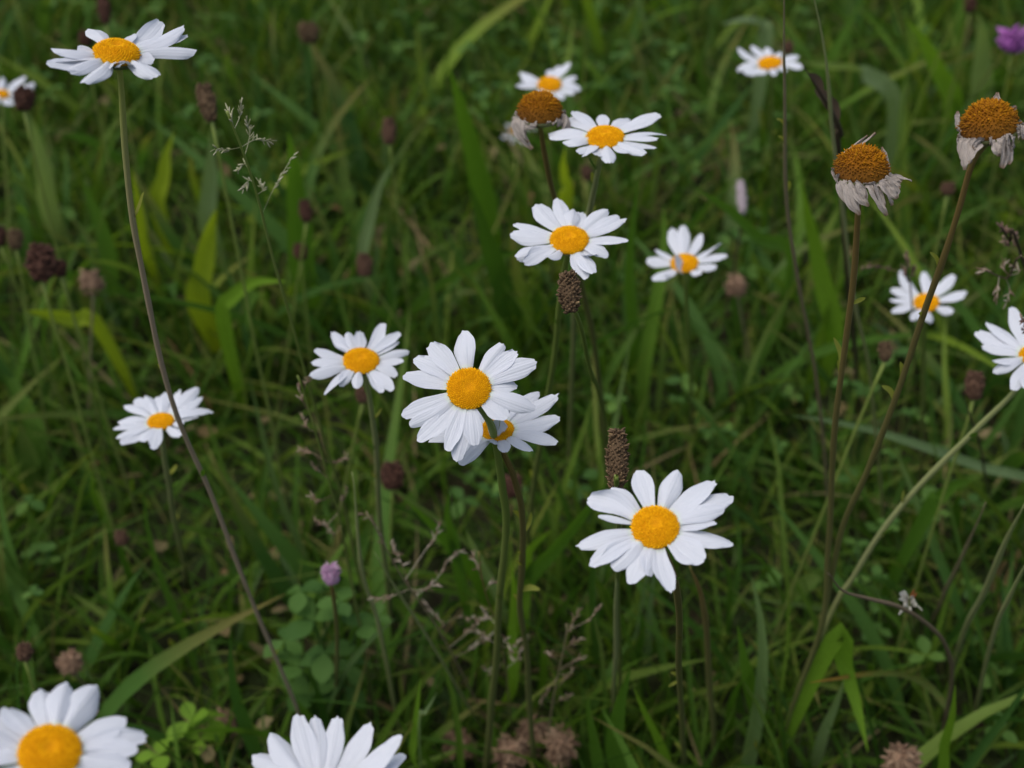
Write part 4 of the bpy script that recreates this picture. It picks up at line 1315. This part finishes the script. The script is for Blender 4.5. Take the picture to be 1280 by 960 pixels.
panicle('dark purple spikelets hanging before the daisy at the right edge', [(1290, 385), (1289, 420), (1294, 470)], 0.54, (1330, 700), [
    [(1289, 412), (1284, 405), (1278, 400)], [(1289, 425), (1284, 418), (1279, 412)], [(1290, 405), (1294, 395), (1300, 390)]], 'spikelet_dark', 'stem_dark', 0.0005, sz=0.0036, dens=6, thick=0.0007)


def stalk(label, pts, depth_top, base, r, m, leaves=(), taper=1.2, name='bare_stalk'):
    top = at(pts[0][0], pts[0][1], depth_top)
    b0 = on_ground(*base)
    t = thing(name, label, 'stalk', b0, 'bare stalks rising from the grass')
    path = make_stem(t, top, None, pts[1:], b0, r, r * taper, m, fine=True)
    for lf in leaves:
        stem_leaf(t, lf[0], lf[1], path, lf[2], 'stem_dark' if m == 'stem_dark' else 'bract')
    return t


stalk('tall thin brown stalk crossing the far daisy at the top', [(978, -30), (979, 60), (981, 160), (984, 260), (994, 330), (1010, 420), (1024, 500)], 0.52, (1040, 700), 0.0008, 'stem_straw', [((981, 155), (970, 148), 0.0012), ((984, 182), (972, 170), 0.0012), ((988, 240), (986, 226), 0.0016)])
stalk('tall green grass stalk leaning beside the brown one at the top', [(1012, -20), (1028, 50), (1037, 110), (1042, 170), (1052, 260), (1068, 380), (1088, 480)], 0.56, (1108, 700), 0.0008, 'stem_pale')
stalk('dark dead stem slanting behind the left withered head', [(1002, 78), (1022, 108), (1040, 138), (1052, 168), (1050, 215)], 0.60, (1075, 520), 0.0006, 'stem_dark', [((1030, 118), (1012, 92), 0.004), ((1038, 140), (1018, 112), 0.005), ((1046, 150), (1034, 120), 0.0045), ((1050, 175), (1036, 152), 0.003)], taper=3.0)
stalk('dead brown stem curving right from the joined stems at lower right', [(1034, 716), (1052, 740), (1085, 750), (1125, 760), (1160, 780), (1183, 808), (1189, 860)], 0.56, (1166, 965), 0.0008, 'stem_twig', taper=1.5)
stalk('thin grey brown twig slanting up at the lower right', [(1232, 628), (1205, 690), (1183, 735)], 0.62, (1160, 790), 0.0009, 'stem_straw')
stalk('reddish brown bare stem right of the big lower daisy stem', [(862, 705), (875, 740), (884, 800), (890, 870)], 0.60, (897, 985), 0.0013, 'stem_brown')
stalk('thin green upright stalk under the big lower daisy', [(773, 700), (771, 760), (768, 830)], 0.55, (764, 930), 0.0010, 'stem_pale')
stalk('thin straw stalk sloping across the grass left of the central stems', [(468, 690), (505, 750), (560, 840)], 0.62, (612, 918), 0.0006, 'stem_pale')
stalk('long green stalk curving down the left of centre', [(440, 590), (446, 660), (455, 720), (470, 770), (482, 830)], 0.60, (505, 930), 0.0010, 'stem_pale')
stalk('green stalk sloping out of the bottom right corner', [(1290, 690), (1262, 745), (1240, 800)], 0.56, (1210, 930), 0.0010, 'stem_pale')
stalk('pale green stalk sloping through the lower right grass', [(1282, 628), (1255, 680), (1230, 740), (1205, 790)], 0.58, (1180, 870), 0.0013, 'stem_pale')
stalk('thin dark stem below the daisy at the right edge', [(1203, 490), (1215, 530), (1225, 560)], 0.66, (1240, 640), 0.0006, 'stem_dark')

# the small ragged white flower with an orange tip low at the right
t = thing('ragged_flower', 'small ragged white flower with a rust orange tip on the dead brown stem', 'ragged flower', on_ground(1140, 800))
cc = at(1136, 752, 0.62)
mb = MB()
for (u, v, w_) in [(1124, 741, 0.0030), (1128, 738, 0.0026), (1122, 748, 0.0022), (1144, 750, 0.0030), (1147, 757, 0.0030), (1141, 745, 0.0022), (1153, 763, 0.0020), (1127, 762, 0.0022), (1123, 769, 0.0016), (1139, 766, 0.0018), (1135, 744, 0.0026), (1131, 758, 0.0024)]:
    tip = at(u, v, 0.615 + rng.normal(0, 0.003))
    petal_mesh(cc, tip, (-FWD + UP * rng.normal(0, 0.6) + RIGHT * rng.normal(0, 0.6)).normalized(), w_, rng).build('ragged_petal', M['faded'], t)
for (u, v) in [(1143, 737), (1146, 741)]:
    petal_mesh(cc, at(u, v, 0.620), -FWD, 0.0014, rng).build('rust_petal', M['rust'], t)
MB().lathe(cc, UP, [(0, -0.003), (0.0022, -0.0015), (0.0026, 0.0005), (0.0015, 0.0022), (0, 0.0026)], 10).build('calyx', M['cup'], t)
make_stem(t, cc - UP * 0.002, None, (), ORIGIN[t.name], 0.0008, 0.001, 'stem_green')
